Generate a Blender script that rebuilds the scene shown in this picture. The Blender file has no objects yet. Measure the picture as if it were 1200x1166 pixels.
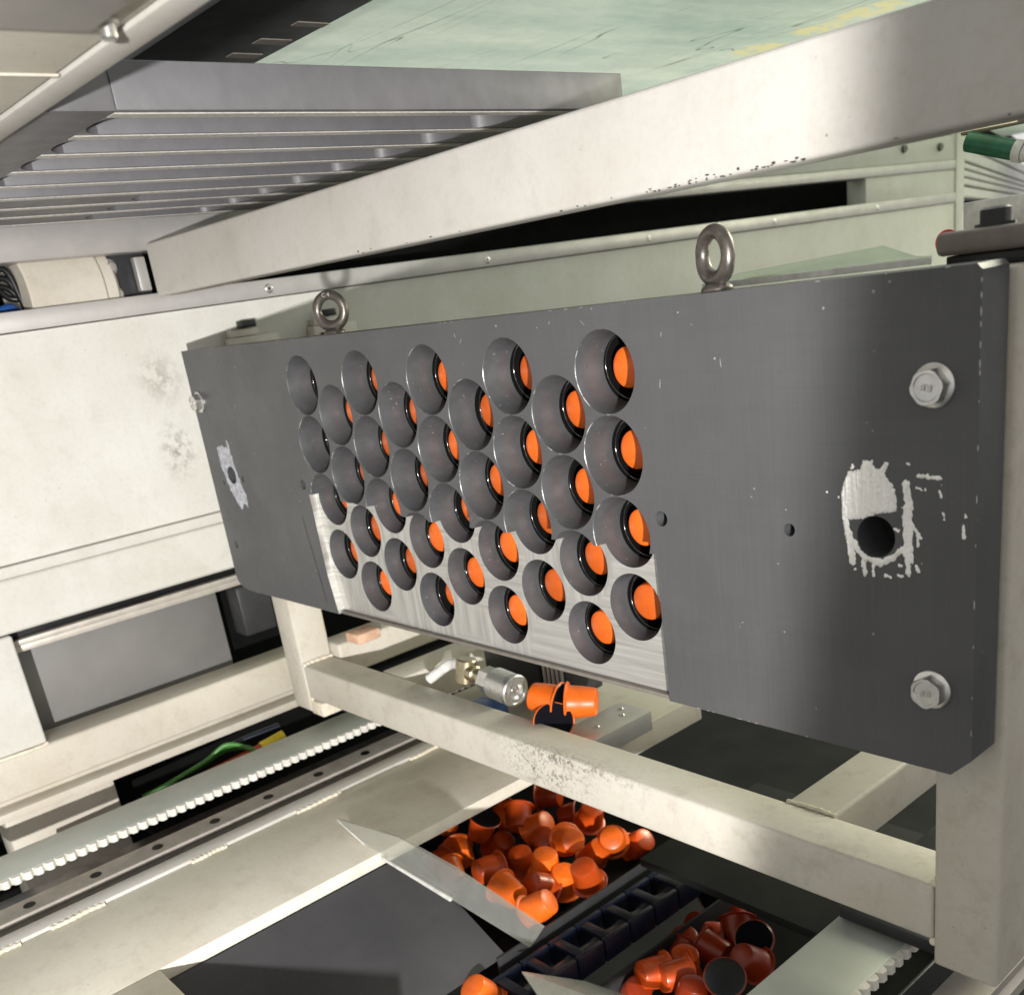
import bpy, bmesh, math, random
from mathutils import Vector, Matrix, noise
random.seed(7)
S = 0.001                                   # everything below is written in millimetres
scn = bpy.context.scene
COL = scn.collection

# ------------------------------------------------------------------ camera
R = [[0.6700842751, 0.7308162282, -0.1299796321],
     [0.1849592336, -0.3339730631, -0.9242575805],
     [-0.7188721348, 0.5952895377, -0.3589613073]]
CAM = Vector((840.55, -470.62, 56.52))
cd = bpy.data.cameras.new('camera'); cam = bpy.data.objects.new('camera', cd); COL.objects.link(cam)
rx, ry, rz = Vector(R[0]), -Vector(R[1]), -Vector(R[2])
M = Matrix((rx, ry, rz)).transposed().to_4x4(); M.translation = CAM * S
cam.matrix_world = M
cd.sensor_width = 36; cd.sensor_fit = 'HORIZONTAL'; cd.lens = 36 * 1196.487 / 1200
cd.shift_x = (600 - 634.142) / 1200; cd.shift_y = (796.44 - 583) / 1200
cd.clip_start = 0.02; cd.clip_end = 60
cd.dof.use_dof = True; cd.dof.focus_distance = 0.70; cd.dof.aperture_fstop = 13
scn.camera = cam
scn.view_settings.view_transform = 'Standard'; scn.view_settings.look = 'None'
scn.view_settings.exposure = 0.34; scn.view_settings.gamma = 1

# ------------------------------------------------------------------ light
W = bpy.data.worlds.new('World'); scn.world = W; W.use_nodes = True
nt = W.node_tree; nt.nodes.clear()
wo = nt.nodes.new('ShaderNodeOutputWorld'); bg = nt.nodes.new('ShaderNodeBackground')
tc = nt.nodes.new('ShaderNodeTexCoord'); sx = nt.nodes.new('ShaderNodeSeparateXYZ')
cr = nt.nodes.new('ShaderNodeValToRGB'); mr = nt.nodes.new('ShaderNodeMapRange')
mr.inputs['From Min'].default_value = -1; mr.inputs['From Max'].default_value = 1
nt.links.new(tc.outputs['Generated'], sx.inputs[0]); nt.links.new(sx.outputs['Z'], mr.inputs['Value'])
nt.links.new(mr.outputs['Result'], cr.inputs[0])
cr.color_ramp.elements[0].position = 0.25; cr.color_ramp.elements[0].color = (0.10, 0.10, 0.10, 1)
cr.color_ramp.elements[1].position = 0.85; cr.color_ramp.elements[1].color = (0.40, 0.41, 0.40, 1)
e = cr.color_ramp.elements.new(0.5); e.color = (0.66, 0.65, 0.63, 1)
nt.links.new(cr.outputs[0], bg.inputs[0]); nt.links.new(bg.outputs[0], wo.inputs[0])
bg.inputs[1].default_value = 0.98

def look(o, d, up=Vector((0, 0, 1))):
    z = -Vector(d).normalized(); x = up.cross(z).normalized(); y = z.cross(x)
    m = Matrix((x, y, z)).transposed().to_4x4(); m.translation = o.location.copy(); o.matrix_world = m
# work lamp: lights the machine from the photographer's right, its cone edge stands in for an unseen blocker's shadow
LP = Vector((1740, -1100, -140))
sd = bpy.data.lights.new('work_lamp', 'SPOT'); so = bpy.data.objects.new('work_lamp', sd); COL.objects.link(so)
so.location = LP * S
e1 = Vector((552 + 0.17 * 100, 0, 100)) - LP; e2 = Vector((552 - 0.17 * 220, 0, -220)) - LP
n = e1.cross(e2).normalized()
if n.x > 0: n = -n                         # normal of the beam's edge plane, towards the lit side
mid = ((e1 + e2) * 0.5).normalized()
HALF = 70
a = math.radians(90 - HALF)
axis = n * math.cos(a) + mid * math.sin(a)
look(so, axis)
sd.energy = 205; sd.spot_size = math.radians(2 * HALF); sd.spot_blend = 0.015; sd.shadow_soft_size = 0.018
sd.color = (1.0, 0.98, 0.955)
# greenish hall light above the roof sheet and behind the machine
ad = bpy.data.lights.new('hall_light', 'AREA'); ao = bpy.data.objects.new('hall_light', ad); COL.objects.link(ao)
ao.location = Vector((560, 2500, 800)) * S; ad.size = 1.0; ad.energy = 64; ad.color = (1.0, 0.98, 0.74)
look(ao, Vector((-850, -1500, -720)))

bd = bpy.data.lights.new('sheet_backlight', 'AREA'); bo = bpy.data.objects.new('sheet_backlight', bd); COL.objects.link(bo)  # area light added to backlight the roof sheet from above
bo.location = Vector((-200, 1000, 1100)) * S; bd.size = 1.4; bd.energy = 5.5; bd.color = (0.97, 1.0, 0.95)
look(bo, Vector((0.02, -0.1, -1)))

# ------------------------------------------------------------------ materials
def newmat(name):
    m = bpy.data.materials.new(name); m.use_nodes = True
    return m, m.node_tree, m.node_tree.nodes['Principled BSDF']
def N(nt, t, **k):
    n = nt.nodes.new(t)
    for a, v in k.items(): setattr(n, a, v)
    return n
def coords(nt, scale=(1, 1, 1), rot=(0, 0, 0)):
    tc = N(nt, 'ShaderNodeTexCoord'); mp = N(nt, 'ShaderNodeMapping')
    mp.inputs['Scale'].default_value = scale; mp.inputs['Rotation'].default_value = rot
    nt.links.new(tc.outputs['Object'], mp.inputs[0]); return mp.outputs[0]
def noisef(nt, vec, scale, detail=6, rough=0.6):
    n = N(nt, 'ShaderNodeTexNoise'); n.inputs['Scale'].default_value = scale
    n.inputs['Detail'].default_value = detail; n.inputs['Roughness'].default_value = rough
    nt.links.new(vec, n.inputs['Vector']); return n.outputs['Fac']
def ramp(nt, fac, a, b, ca=(0, 0, 0, 1), cb=(1, 1, 1, 1)):
    r = N(nt, 'ShaderNodeValToRGB'); r.color_ramp.elements[0].position = a; r.color_ramp.elements[1].position = b
    r.color_ramp.elements[0].color = ca; r.color_ramp.elements[1].color = cb
    nt.links.new(fac, r.inputs[0]); return r.outputs[0]
def mixc(nt, fac, c1, c2, mode='MIX'):
    m = N(nt, 'ShaderNodeMix', data_type='RGBA', blend_type=mode)
    if isinstance(fac, float): m.inputs[0].default_value = fac
    else: nt.links.new(fac, m.inputs[0])
    for c, i in ((c1, 6), (c2, 7)):
        if isinstance(c, tuple): m.inputs[i].default_value = c if len(c) == 4 else c + (1,)
        else: nt.links.new(c, m.inputs[i])
    return m.outputs[2]
def math_(nt, op, a, b):
    m = N(nt, 'ShaderNodeMath', operation=op)
    for v, i in ((a, 0), (b, 1)):
        if isinstance(v, (int, float)): m.inputs[i].default_value = v
        else: nt.links.new(v, m.inputs[i])
    return m.outputs[0]
def bump(nt, h, strength, dist, bs):
    b = N(nt, 'ShaderNodeBump'); b.inputs['Strength'].default_value = strength; b.inputs['Distance'].default_value = dist
    nt.links.new(h, b.inputs['Height']); nt.links.new(b.outputs[0], bs.inputs['Normal'])
def spot_mask(nt, cx, cy, cz, rx, ry, rz, soft=0.5):
    """soft ellipsoid mask in object space (mm): a stain with a shape and place of its own"""
    tc = N(nt, 'ShaderNodeTexCoord'); v = N(nt, 'ShaderNodeVectorMath', operation='SUBTRACT')
    nt.links.new(tc.outputs['Object'], v.inputs[0]); v.inputs[1].default_value = (cx * S, cy * S, cz * S)
    d = N(nt, 'ShaderNodeVectorMath', operation='DIVIDE'); nt.links.new(v.outputs[0], d.inputs[0])
    d.inputs[1].default_value = (rx * S, ry * S, rz * S)
    l = N(nt, 'ShaderNodeVectorMath', operation='LENGTH'); nt.links.new(d.outputs[0], l.inputs[0])
    return ramp(nt, l.outputs['Value'], 1 - soft, 1.0, (1, 1, 1, 1), (0, 0, 0, 1))

def cream(name, base=(0.61, 0.585, 0.53), grime=0.35, specks=0.0, stains=(), rough=0.42):
    m, nt, bs = newmat(name); v = coords(nt)
    big = noisef(nt, v, 9, 5, 0.6); fine = noisef(nt, v, 240, 3, 0.6); mid = noisef(nt, v, 45, 6, 0.7)
    c = mixc(nt, ramp(nt, big, 0.35, 0.75), base, tuple(x * y for x, y in zip(base, (0.86, 0.84, 0.80))))
    g = math_(nt, 'MULTIPLY', ramp(nt, mid, 0.52, 0.78), grime)
    c = mixc(nt, g, c, (0.30, 0.25, 0.19))
    c = mixc(nt, math_(nt, 'MULTIPLY', ramp(nt, fine, 0.45, 0.75), 0.10), c, (0.25, 0.21, 0.16))
    sc = N(nt, 'ShaderNodeTexVoronoi'); sc.inputs['Scale'].default_value = 70; nt.links.new(v, sc.inputs['Vector'])
    dots = ramp(nt, sc.outputs['Distance'], 0.035, 0.06, (1, 1, 1, 1), (0, 0, 0, 1))
    c = mixc(nt, math_(nt, 'MULTIPLY', math_(nt, 'MULTIPLY', dots, ramp(nt, noisef(nt, v, 14, 2), 0.5, 0.6)), 0.6), c, (0.10, 0.08, 0.06))
    if specks:
        f = ramp(nt, noisef(nt, v, 520, 2, 0.5), 0.70, 0.73)
        f = math_(nt, 'MULTIPLY', f, ramp(nt, noisef(nt, v, 30, 3), 0.52, 0.60))
        c = mixc(nt, math_(nt, 'MULTIPLY', f, specks), c, (0.07, 0.06, 0.06))
    for (p, r, lo, col, amt, nsc) in stains:
        k = spot_mask(nt, *p, *r, 0.9)
        k = math_(nt, 'MULTIPLY', k, ramp(nt, noisef(nt, v, nsc, 6, 0.75), lo, lo + 0.10))
        c = mixc(nt, math_(nt, 'MULTIPLY', k, amt), c, col)
    nt.links.new(c, bs.inputs['Base Color'])
    bs.inputs['Roughness'].default_value = rough
    bs.inputs['Specular IOR Level'].default_value = 0.22
    bump(nt, math_(nt, 'ADD', math_(nt, 'MULTIPLY', mid, 0.5), math_(nt, 'MULTIPLY', noisef(nt, v, 160, 3), 0.5)), 0.25, 0.0009, bs)
    return m

def flat(name, col, rough=0.5, metal=0.0, spec=0.5, nscale=60, var=0.25, bumpy=0.1):
    m, nt, bs = newmat(name); v = coords(nt)
    f = noisef(nt, v, nscale, 6, 0.65)
    c = mixc(nt, ramp(nt, f, 0.35, 0.7), tuple(x * (1 + var) for x in col), tuple(x * (1 - var) for x in col))
    nt.links.new(c, bs.inputs['Base Color'])
    r = N(nt, 'ShaderNodeMapRange'); nt.links.new(f, r.inputs['Value'])
    r.inputs['To Min'].default_value = rough - 0.08; r.inputs['To Max'].default_value = rough + 0.10
    nt.links.new(r.outputs[0], bs.inputs['Roughness'])
    bs.inputs['Metallic'].default_value = metal; bs.inputs['Specular IOR Level'].default_value = spec
    if bumpy: bump(nt, f, bumpy, 0.0006, bs)
    return m

def plate_mat():
    m, nt, bs = newmat('anodised_dark_grey'); v = coords(nt)
    vert = noisef(nt, coords(nt, (900, 60, 14)), 1, 3, 0.6)          # fine vertical grain
    hor = noisef(nt, coords(nt, (12, 60, 700)), 1, 3, 0.6)
    big = noisef(nt, v, 7, 4, 0.6)
    c = mixc(nt, ramp(nt, big, 0.3, 0.7), (0.098, 0.098, 0.101), (0.078, 0.078, 0.080))
    c = mixc(nt, math_(nt, 'MULTIPLY', ramp(nt, vert, 0.4, 0.7), 0.16), c, (0.14, 0.14, 0.142))
    c = mixc(nt, math_(nt, 'MULTIPLY', ramp(nt, hor, 0.45, 0.7), 0.22), c, (0.075, 0.075, 0.077))
    c = mixc(nt, math_(nt, 'MULTIPLY', ramp(nt, noisef(nt, coords(nt, (3.2, 10, 5.5), (0, 0.4, 0)), 4, 7, 0.75), 0.52, 0.72), 0.40), c, (0.11, 0.11, 0.113))
    vo = N(nt, 'ShaderNodeTexVoronoi'); vo.inputs['Scale'].default_value = 75; nt.links.new(v, vo.inputs['Vector'])
    sp = math_(nt, 'MULTIPLY', ramp(nt, vo.outputs['Distance'], 0.04, 0.07, (1, 1, 1, 1), (0, 0, 0, 1)), ramp(nt, noisef(nt, v, 22, 2), 0.5, 0.62))
    c = mixc(nt, math_(nt, 'MULTIPLY', sp, 0.6), c, (0.45, 0.44, 0.42))
    nt.links.new(c, bs.inputs['Base Color'])
    bs.inputs['Metallic'].default_value = 0.10
    bs.inputs['Specular IOR Level'].default_value = 0.28
    bump(nt, math_(nt, 'ADD', math_(nt, 'MULTIPLY', vert, 0.3), math_(nt, 'MULTIPLY', hor, 0.5)), 0.07, 0.0004, bs)
    nt.links.new(ramp(nt, noisef(nt, v, 16, 6, 0.7), 0.3, 0.75, (0.33, 0.33, 0.33, 1), (0.58, 0.58, 0.58, 1)), bs.inputs['Roughness'])
    return m

def milled_mat():
    m, nt, bs = newmat('milled_bare_aluminium'); v = coords(nt)
    st = noisef(nt, coords(nt, (260, 40, 18)), 1, 3, 0.6)            # upright cutter marks
    ho = noisef(nt, coords(nt, (10, 40, 330)), 1, 4, 0.6)            # level cutter marks
    big = ramp(nt, noisef(nt, v, 9, 1), 0.47, 0.50)
    f = mixc(nt, big, st, ho)
    c = mixc(nt, ramp(nt, f, 0.35, 0.65), (0.56, 0.55, 0.52), (0.40, 0.39, 0.365))
    nt.links.new(c, bs.inputs['Base Color']); bs.inputs['Metallic'].default_value = 0.55
    bs.inputs['Roughness'].default_value = 0.46; bump(nt, f, 0.15, 0.0005, bs)
    return m

def cone_mat():
    m, nt, bs = newmat('turned_dark_countersink'); v = coords(nt)
    rings = noisef(nt, coords(nt, (8, 1500, 8)), 1, 3, 0.6)
    big = noisef(nt, v, 40, 5, 0.65)
    c = mixc(nt, ramp(nt, big, 0.4, 0.7), (0.070, 0.072, 0.075), (0.105, 0.107, 0.111))
    c = mixc(nt, math_(nt, 'MULTIPLY', ramp(nt, rings, 0.4, 0.7), 0.25), c, (0.10, 0.10, 0.10))
    sp = ramp(nt, noisef(nt, v, 420, 2), 0.70, 0.74)
    c = mixc(nt, math_(nt, 'MULTIPLY', math_(nt, 'MULTIPLY', sp, ramp(nt, noisef(nt, v, 35, 2), 0.45, 0.55)), 0.7), c, (0.45, 0.45, 0.43))
    nt.links.new(c, bs.inputs['Base Color']); bs.inputs['Metallic'].default_value = 0.15; bs.inputs['Specular IOR Level'].default_value = 0.75
    bs.inputs['Roughness'].default_value = 0.36; bump(nt, rings, 0.06, 0.0003, bs)
    return m

def grease_mat():
    m, nt, bs = newmat('white_grease'); v = coords(nt)
    f = noisef(nt, coords(nt, (420, 50, 40)), 1, 4, 0.6)
    c = mixc(nt, ramp(nt, f, 0.35, 0.65), (0.84, 0.81, 0.75), (0.94, 0.93, 0.90))
    nt.links.new(c, bs.inputs['Base Color']); bs.inputs['Roughness'].default_value = 0.42
    bump(nt, f, 0.35, 0.001, bs)
    return m

def sheet_mat():
    m, nt, _ = newmat('scratched_green_roof_sheet'); v = coords(nt)
    nt.nodes.remove(nt.nodes['Principled BSDF']); out = nt.nodes['Material Output']
    a = noisef(nt, coords(nt, (5, 1.6, 1), (0, 0, 0.3)), 1.3, 6, 0.65); b = noisef(nt, coords(nt, (34, 7, 1), (0, 0, 0.25)), 1, 5, 0.7)
    c = mixc(nt, ramp(nt, a, 0.35, 0.65), (0.76, 0.82, 0.72), (0.46, 0.58, 0.52))
    c = mixc(nt, math_(nt, 'MULTIPLY', ramp(nt, b, 0.5, 0.75), 0.5), c, (0.80, 0.88, 0.76))
    c = mixc(nt, math_(nt, 'MULTIPLY', ramp(nt, noisef(nt, v, 60, 4, 0.7), 0.45, 0.75), 0.25), c, (0.40, 0.48, 0.42))
    for rot, off, lo in ((0.35, 0, 0.56), (0.28, 4, 0.58), (0.42, 9, 0.56)):
        w = N(nt, 'ShaderNodeTexNoise'); w.inputs['Scale'].default_value = 1; w.inputs['Detail'].default_value = 1
        nt.links.new(coords(nt, (2.0, 16, 1), (off, 0, rot)), w.inputs['Vector'])
        s = ramp(nt, math_(nt, 'ABSOLUTE', math_(nt, 'SUBTRACT', w.outputs['Fac'], 0.5), 0), 0.0, 0.004, (1, 1, 1, 1), (0, 0, 0, 1))
        k = math_(nt, 'MULTIPLY', ramp(nt, noisef(nt, coords(nt, (3, 6, 1), (0, off, 0)), 1, 3), 0.5, lo), 0.85)
        c = mixc(nt, math_(nt, 'MULTIPLY', s, k), c, (0.05, 0.07, 0.05))
    # yellow patches paint in reflections and light coming through the sheet
    for (x, y, rx_, ry_) in ((20, -10, 34, 42), (-75, 0, 40, 48), (100, -20, 60, 40), (-160, 80, 14, 20)):
        k = math_(nt, 'MULTIPLY', spot_mask(nt, x, y, 0, rx_, ry_, 40, 0.4), ramp(nt, noisef(nt, coords(nt, (70, 25, 1), (0, 0, 0.3)), 1, 5, 0.7), 0.42, 0.5))
        c = mixc(nt, math_(nt, 'MULTIPLY', k, 0.85), c, (0.90, 0.80, 0.42))
    d = N(nt, 'ShaderNodeBsdfDiffuse'); t = N(nt, 'ShaderNodeBsdfTranslucent'); g = N(nt, 'ShaderNodeBsdfGlossy')
    g.inputs['Roughness'].default_value = 0.25; g.inputs['Color'].default_value = (0.7, 0.8, 0.7, 1)
    nt.links.new(c, d.inputs[0]); nt.links.new(c, t.inputs[0])
    m1 = N(nt, 'ShaderNodeMixShader'); m1.inputs[0].default_value = 0.55; nt.links.new(d.outputs[0], m1.inputs[1]); nt.links.new(t.outputs[0], m1.inputs[2])
    m2 = N(nt, 'ShaderNodeMixShader'); m2.inputs[0].default_value = 0.16; nt.links.new(m1.outputs[0], m2.inputs[1]); nt.links.new(g.outputs[0], m2.inputs[2])
    nt.links.new(m2.outputs[0], out.inputs[0])
    return m

def clear_mat(name, tint=(0.85, 0.9, 0.86), mixf=0.25):
    m, nt, _ = newmat(name)
    nt.nodes.remove(nt.nodes['Principled BSDF']); out = nt.nodes['Material Output']
    v = coords(nt)
    t = N(nt, 'ShaderNodeBsdfTransparent'); t.inputs[0].default_value = tint + (1,)
    g = N(nt, 'ShaderNodeBsdfGlossy'); g.inputs['Roughness'].default_value = 0.18; g.inputs[0].default_value = (0.9, 0.9, 0.88, 1)
    d = N(nt, 'ShaderNodeBsdfDiffuse'); d.inputs[0].default_value = (0.62, 0.62, 0.58, 1)
    m0 = N(nt, 'ShaderNodeMixShader'); m0.inputs[0].default_value = 0.5; nt.links.new(g.outputs[0], m0.inputs[1]); nt.links.new(d.outputs[0], m0.inputs[2])
    m1 = N(nt, 'ShaderNodeMixShader'); nt.links.new(t.outputs[0], m1.inputs[1]); nt.links.new(m0.outputs[0], m1.inputs[2])
    f = ramp(nt, noisef(nt, v, 40, 5, 0.7), 0.3, 0.8)
    nt.links.new(math_(nt, 'ADD', math_(nt, 'MULTIPLY', f, 0.25), mixf), m1.inputs[0])
    nt.links.new(m1.outputs[0], out.inputs[0]); return m

MA = {}
MA['plate'] = plate_mat(); MA['milled'] = milled_mat(); MA['cone'] = cone_mat(); MA['grease'] = grease_mat()
MA['sheet'] = sheet_mat(); MA['acrylic'] = clear_mat('clear_acrylic', (0.80, 0.82, 0.78), 0.34); MA['acrylic_green'] = clear_mat('greenish_acrylic', (0.72, 0.82, 0.70), 0.35)
mw, ntw, bw = newmat('worn_hole_edge'); vw = coords(ntw)
ntw.links.new(mixc(ntw, ramp(ntw, noisef(ntw, vw, 70, 5, 0.7), 0.54, 0.66), (0.10, 0.10, 0.10), (0.62, 0.61, 0.58)), bw.inputs['Base Color'])
bw.inputs['Roughness'].default_value = 0.4; bw.inputs['Metallic'].default_value = 0.3
MA['worn'] = mw
MA['cream'] = cream('cream_machine_paint')
MA['beam'] = cream('chipped_cream_beam_paint', (0.55, 0.53, 0.495), 0.30, 0.25, rough=0.6)
MA['tube'] = cream('dirty_cream_tube_paint', (0.56, 0.525, 0.455), 0.50, 0.75)
MA['wall'] = cream('cream_panel_paint', (0.60, 0.59, 0.55), 0.20, 0.0,
    stains=(((0, -2, 214), (60, 30, 34), 0.44, (0.22, 0.19, 0.16), 0.5, 60),
            ((0, -2, 136), (60, 24, 40), 0.47, (0.14, 0.12, 0.10), 0.6, 90)))
MA['cover2'] = cream('cream_cover_sheet_paint', (0.74, 0.70, 0.60), 0.30, 0.10)
MA['cover'] = cream('cream_cover_paint', (0.56, 0.52, 0.45), 0.35, 0.10)
MA['tubechip'] = cream('chipped_cross_tube_paint', (0.60, 0.565, 0.50), 0.45, 0.5, stains=(((35, -18, 68), (75, 20, 26), 0.50, (0.08, 0.07, 0.06), 0.9, 300), ((60, -18, 84), (120, 20, 7), 0.48, (0.10, 0.08, 0.07), 0.9, 260)))
MA['weld'] = flat('painted_weld', (0.64, 0.58, 0.47), 0.5, 0, 0.4, 200, 0.15, 0.5)
MA['alu'] = flat('brushed_aluminium_profile', (0.47, 0.45, 0.43), 0.42, 0.5, 0.5, 30, 0.08, 0.03)
MA['rib'] = flat('grey_slotted_aluminium', (0.135, 0.132, 0.138), 0.5, 0.35, 0.5, 60, 0.10, 0.1)
MA['riblit'] = flat('lit_rib_underside', (0.44, 0.42, 0.385), 0.5, 0.1, 0.5, 300, 0.22, 0.3)  # paler rib rims: the light from below is put into the colour
MA['steel'] = flat('zinc_plated_steel', (0.62, 0.61, 0.58), 0.30, 0.9, 0.5, 150, 0.12, 0.15)
MA['eyesteel'] = flat('worn_eyebolt_steel', (0.13, 0.115, 0.10), 0.36, 0.75, 0.5, 170, 0.35, 0.5)
MA['brass'] = flat('dull_brass', (0.42, 0.36, 0.24), 0.3, 0.9, 0.5, 120, 0.2, 0.2)
MA['rail'] = flat('hardened_rail_steel', (0.50, 0.46, 0.41), 0.40, 0.35, 0.5, 50, 0.15, 0.1)
MA['raildark'] = flat('oily_dark_rail_flank', (0.11, 0.10, 0.095), 0.30, 0.6, 0.5, 60, 0.4, 0.2)
MA['rack'] = flat('grey_green_rack_steel', (0.40, 0.42, 0.385), 0.45, 0.25, 0.4, 20, 0.08, 0.05)
MA['black'] = flat('black_plastic', (0.006, 0.006, 0.007), 0.35, 0, 0.4, 80, 0.3, 0.1)
MA['gloss'] = flat('glossy_black_ring', (0.012, 0.012, 0.013), 0.12, 0, 0.8, 80, 0.3, 0.02)
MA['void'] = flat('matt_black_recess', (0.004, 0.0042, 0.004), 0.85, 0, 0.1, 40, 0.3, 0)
MA['floor'] = flat('near_black_floor', (0.005, 0.0055, 0.005), 0.8, 0, 0.3, 12, 0.5, 0.1)  # near-black base stands in for the unlit depth below the frame
MA['darkblue'] = flat('dark_blue_chain_plastic', (0.006, 0.009, 0.020), 0.35, 0, 0.5, 90, 0.3, 0.1)
MA['darkgrey'] = flat('dark_grey_paint', (0.030, 0.030, 0.032), 0.45, 0.2, 0.5, 30, 0.25, 0.1)
MA['slide'] = flat('grey_chute_plastic', (0.060, 0.059, 0.062), 0.26, 0.0, 0.3, 14, 0.12, 0.05)
MA['greyglass'] = flat('grey_inner_panel', (0.20, 0.195, 0.185), 0.35, 0.1, 0.5, 8, 0.12, 0.02)
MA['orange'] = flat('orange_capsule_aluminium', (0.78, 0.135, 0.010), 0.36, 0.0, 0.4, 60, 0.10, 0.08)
MA['orangedim'] = flat('dimmed_orange_capsule_aluminium', (0.58, 0.075, 0.008), 0.30, 0.05, 0.6, 60, 0.10, 0.08)  # darker copy of the orange, weaker light in the bins painted in
MA['lid'] = flat('black_capsule_lid', (0.006, 0.006, 0.009), 0.20, 0, 0.6, 60, 0.2, 0.1)
MA['blue'] = flat('blue_valve_plastic', (0.01, 0.06, 0.22), 0.35, 0, 0.5)
MA['white'] = flat('white_hose', (0.62, 0.61, 0.57), 0.4, 0, 0.5)
MA['peach'] = flat('peach_primer', (0.60, 0.38, 0.26), 0.6, 0, 0.3, 120, 0.2, 0.3)
MA['redcable'] = flat('orange_red_cable', (0.42, 0.06, 0.015), 0.4, 0, 0.5)
MA['green'] = flat('green_cable', (0.05, 0.17, 0.03), 0.4, 0, 0.5)
MA['yellow'] = flat('yellow_cable_tag', (0.62, 0.47, 0.03), 0.5, 0, 0.4)
MA['greenpipe'] = flat('green_pipe', (0.015, 0.12, 0.06), 0.35, 0, 0.5)
MA['red'] = flat('red_sign_print', (0.6, 0.03, 0.04), 0.5, 0, 0.4)
MA['taupe'] = flat('taupe_bracket', (0.17, 0.15, 0.13), 0.5, 0.1, 0.4, 90, 0.12, 0.15)
MA['orangeshade'] = flat('shaded_orange_capsule_aluminium', (0.36, 0.035, 0.005), 0.32, 0.05, 0.5, 60, 0.12, 0.08)  # darkest copy of the orange, the right bin's shade painted in
for k_ in ('orange', 'orangedim', 'orangeshade'):
    n_ = MA[k_].node_tree; b_ = n_.nodes['Principled BSDF']; src = b_.inputs['Base Color'].links[0].from_socket
    oi = N(n_, 'ShaderNodeObjectInfo'); hs_ = N(n_, 'ShaderNodeHueSaturation')
    mr1 = N(n_, 'ShaderNodeMapRange'); n_.links.new(oi.outputs['Random'], mr1.inputs['Value']); mr1.inputs['To Min'].default_value = 0.62; mr1.inputs['To Max'].default_value = 1.12
    n_.links.new(mr1.outputs[0], hs_.inputs['Value']); n_.links.new(src, hs_.inputs['Color'])
    dst = ramp(n_, noisef(n_, coords(n_), 190, 5, 0.7), 0.56, 0.74)
    n_.links.new(mixc(n_, math_(n_, 'MULTIPLY', dst, 0.35), hs_.outputs[0], (0.16, 0.06, 0.03)), b_.inputs['Base Color'])
mm, nt_, bs_ = newmat('glint_glow'); bs_.inputs['Emission Color'].default_value = (1.0, 0.93, 0.52, 1); bs_.inputs['Emission Strength'].default_value = 0.85  # glowing tube stands in for light reflected under the beam
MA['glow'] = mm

# ------------------------------------------------------------------ builders
def tag(o, label=None, cat=None, group=None, kind=None):
    if label: o['label'] = label
    if cat: o['category'] = cat
    if group: o['group'] = group
    if kind: o['kind'] = kind
    return o
def thing(name, label, cat, loc=(0, 0, 0), group=None):
    o = bpy.data.objects.new(name, None); COL.objects.link(o); o.empty_display_size = 0.01
    o.location = Vector(loc) * S
    return tag(o, label, cat, group)
def wloc(o):
    v = Vector((0, 0, 0))
    while o: v += o.location; o = o.parent
    return v
def obj(name, bm, mat, parent=None, smooth=None, local=False):
    """link bm (mm, world axes) as one mesh object; angle-based smoothing"""
    me = bpy.data.meshes.new(name)
    bmesh.ops.recalc_face_normals(bm, faces=bm.faces)
    off = wloc(parent) / S if (parent and not local) else Vector((0, 0, 0))
    for v in bm.verts: v.co = (v.co - off) * S
    if smooth:
        for f in bm.faces: f.smooth = True
        for e in bm.edges:
            if len(e.link_faces) == 2 and e.calc_face_angle(0) > math.radians(smooth): e.smooth = False
    bm.to_mesh(me); bm.free()
    for m in (mat if isinstance(mat, (list, tuple)) else [mat]): me.materials.append(m)
    o = bpy.data.objects.new(name, me); COL.objects.link(o)
    if parent: o.parent = parent
    return o
def add_box(bm, x0, x1, y0, y1, z0, z1, bev=0.0, seg=2, fz=None):
    b = bmesh.new()
    vs = [b.verts.new((x, y, z)) for x in (x0, x1) for y in (y0, y1) for z in (z0, z1)]
    for q in ((0, 1, 3, 2), (4, 6, 7, 5), (0, 4, 5, 1), (2, 3, 7, 6), (0, 2, 6, 4), (1, 5, 7, 3)): b.faces.new([vs[i] for i in q])
    if bev: bmesh.ops.bevel(b, geom=b.edges[:], offset=bev, segments=seg, profile=0.5, affect='EDGES')
    if fz:
        for v in b.verts: v.co.z += fz(v.co)
    append(bm, b)
def append(bm, b, mat=None):
    me = bpy.data.meshes.new('tmp')
    if mat:
        for v in b.verts: v.co = mat @ v.co
    b.to_mesh(me); b.free(); bm.from_mesh(me); bpy.data.meshes.remove(me)
def box(name, dims, mat, parent=None, bev=1.0, fz=None, seg=2):
    bm = bmesh.new(); add_box(bm, *dims, bev=bev, fz=fz, seg=seg)
    return obj(name, bm, mat, parent, 40)
def frame_axis(p, d):
    d = Vector(d).normalized(); up = Vector((0, 0, 1)) if abs(d.z) < 0.9 else Vector((1, 0, 0))
    x = up.cross(d).normalized(); y = d.cross(x)
    m = Matrix((x, y, d)).transposed().to_4x4(); m.translation = Vector(p); return m
def lathe(prof, n=48, caps=True):
    b = bmesh.new(); rings = []
    for r, z in prof:
        if r < 1e-6: rings.append([b.verts.new((0, 0, z))])
        else: rings.append([b.verts.new((r * math.cos(2 * math.pi * i / n), r * math.sin(2 * math.pi * i / n), z)) for i in range(n)])
    for a, c in zip(rings, rings[1:]):
        for i in range(n):
            j = (i + 1) % n
            if len(a) == 1 and len(c) == 1: continue
            if len(a) == 1: b.faces.new((a[0], c[i], c[j]))
            elif len(c) == 1: b.faces.new((a[i], a[j], c[0]))
            else: b.faces.new((a[i], a[j], c[j], c[i]))
    return b
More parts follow.
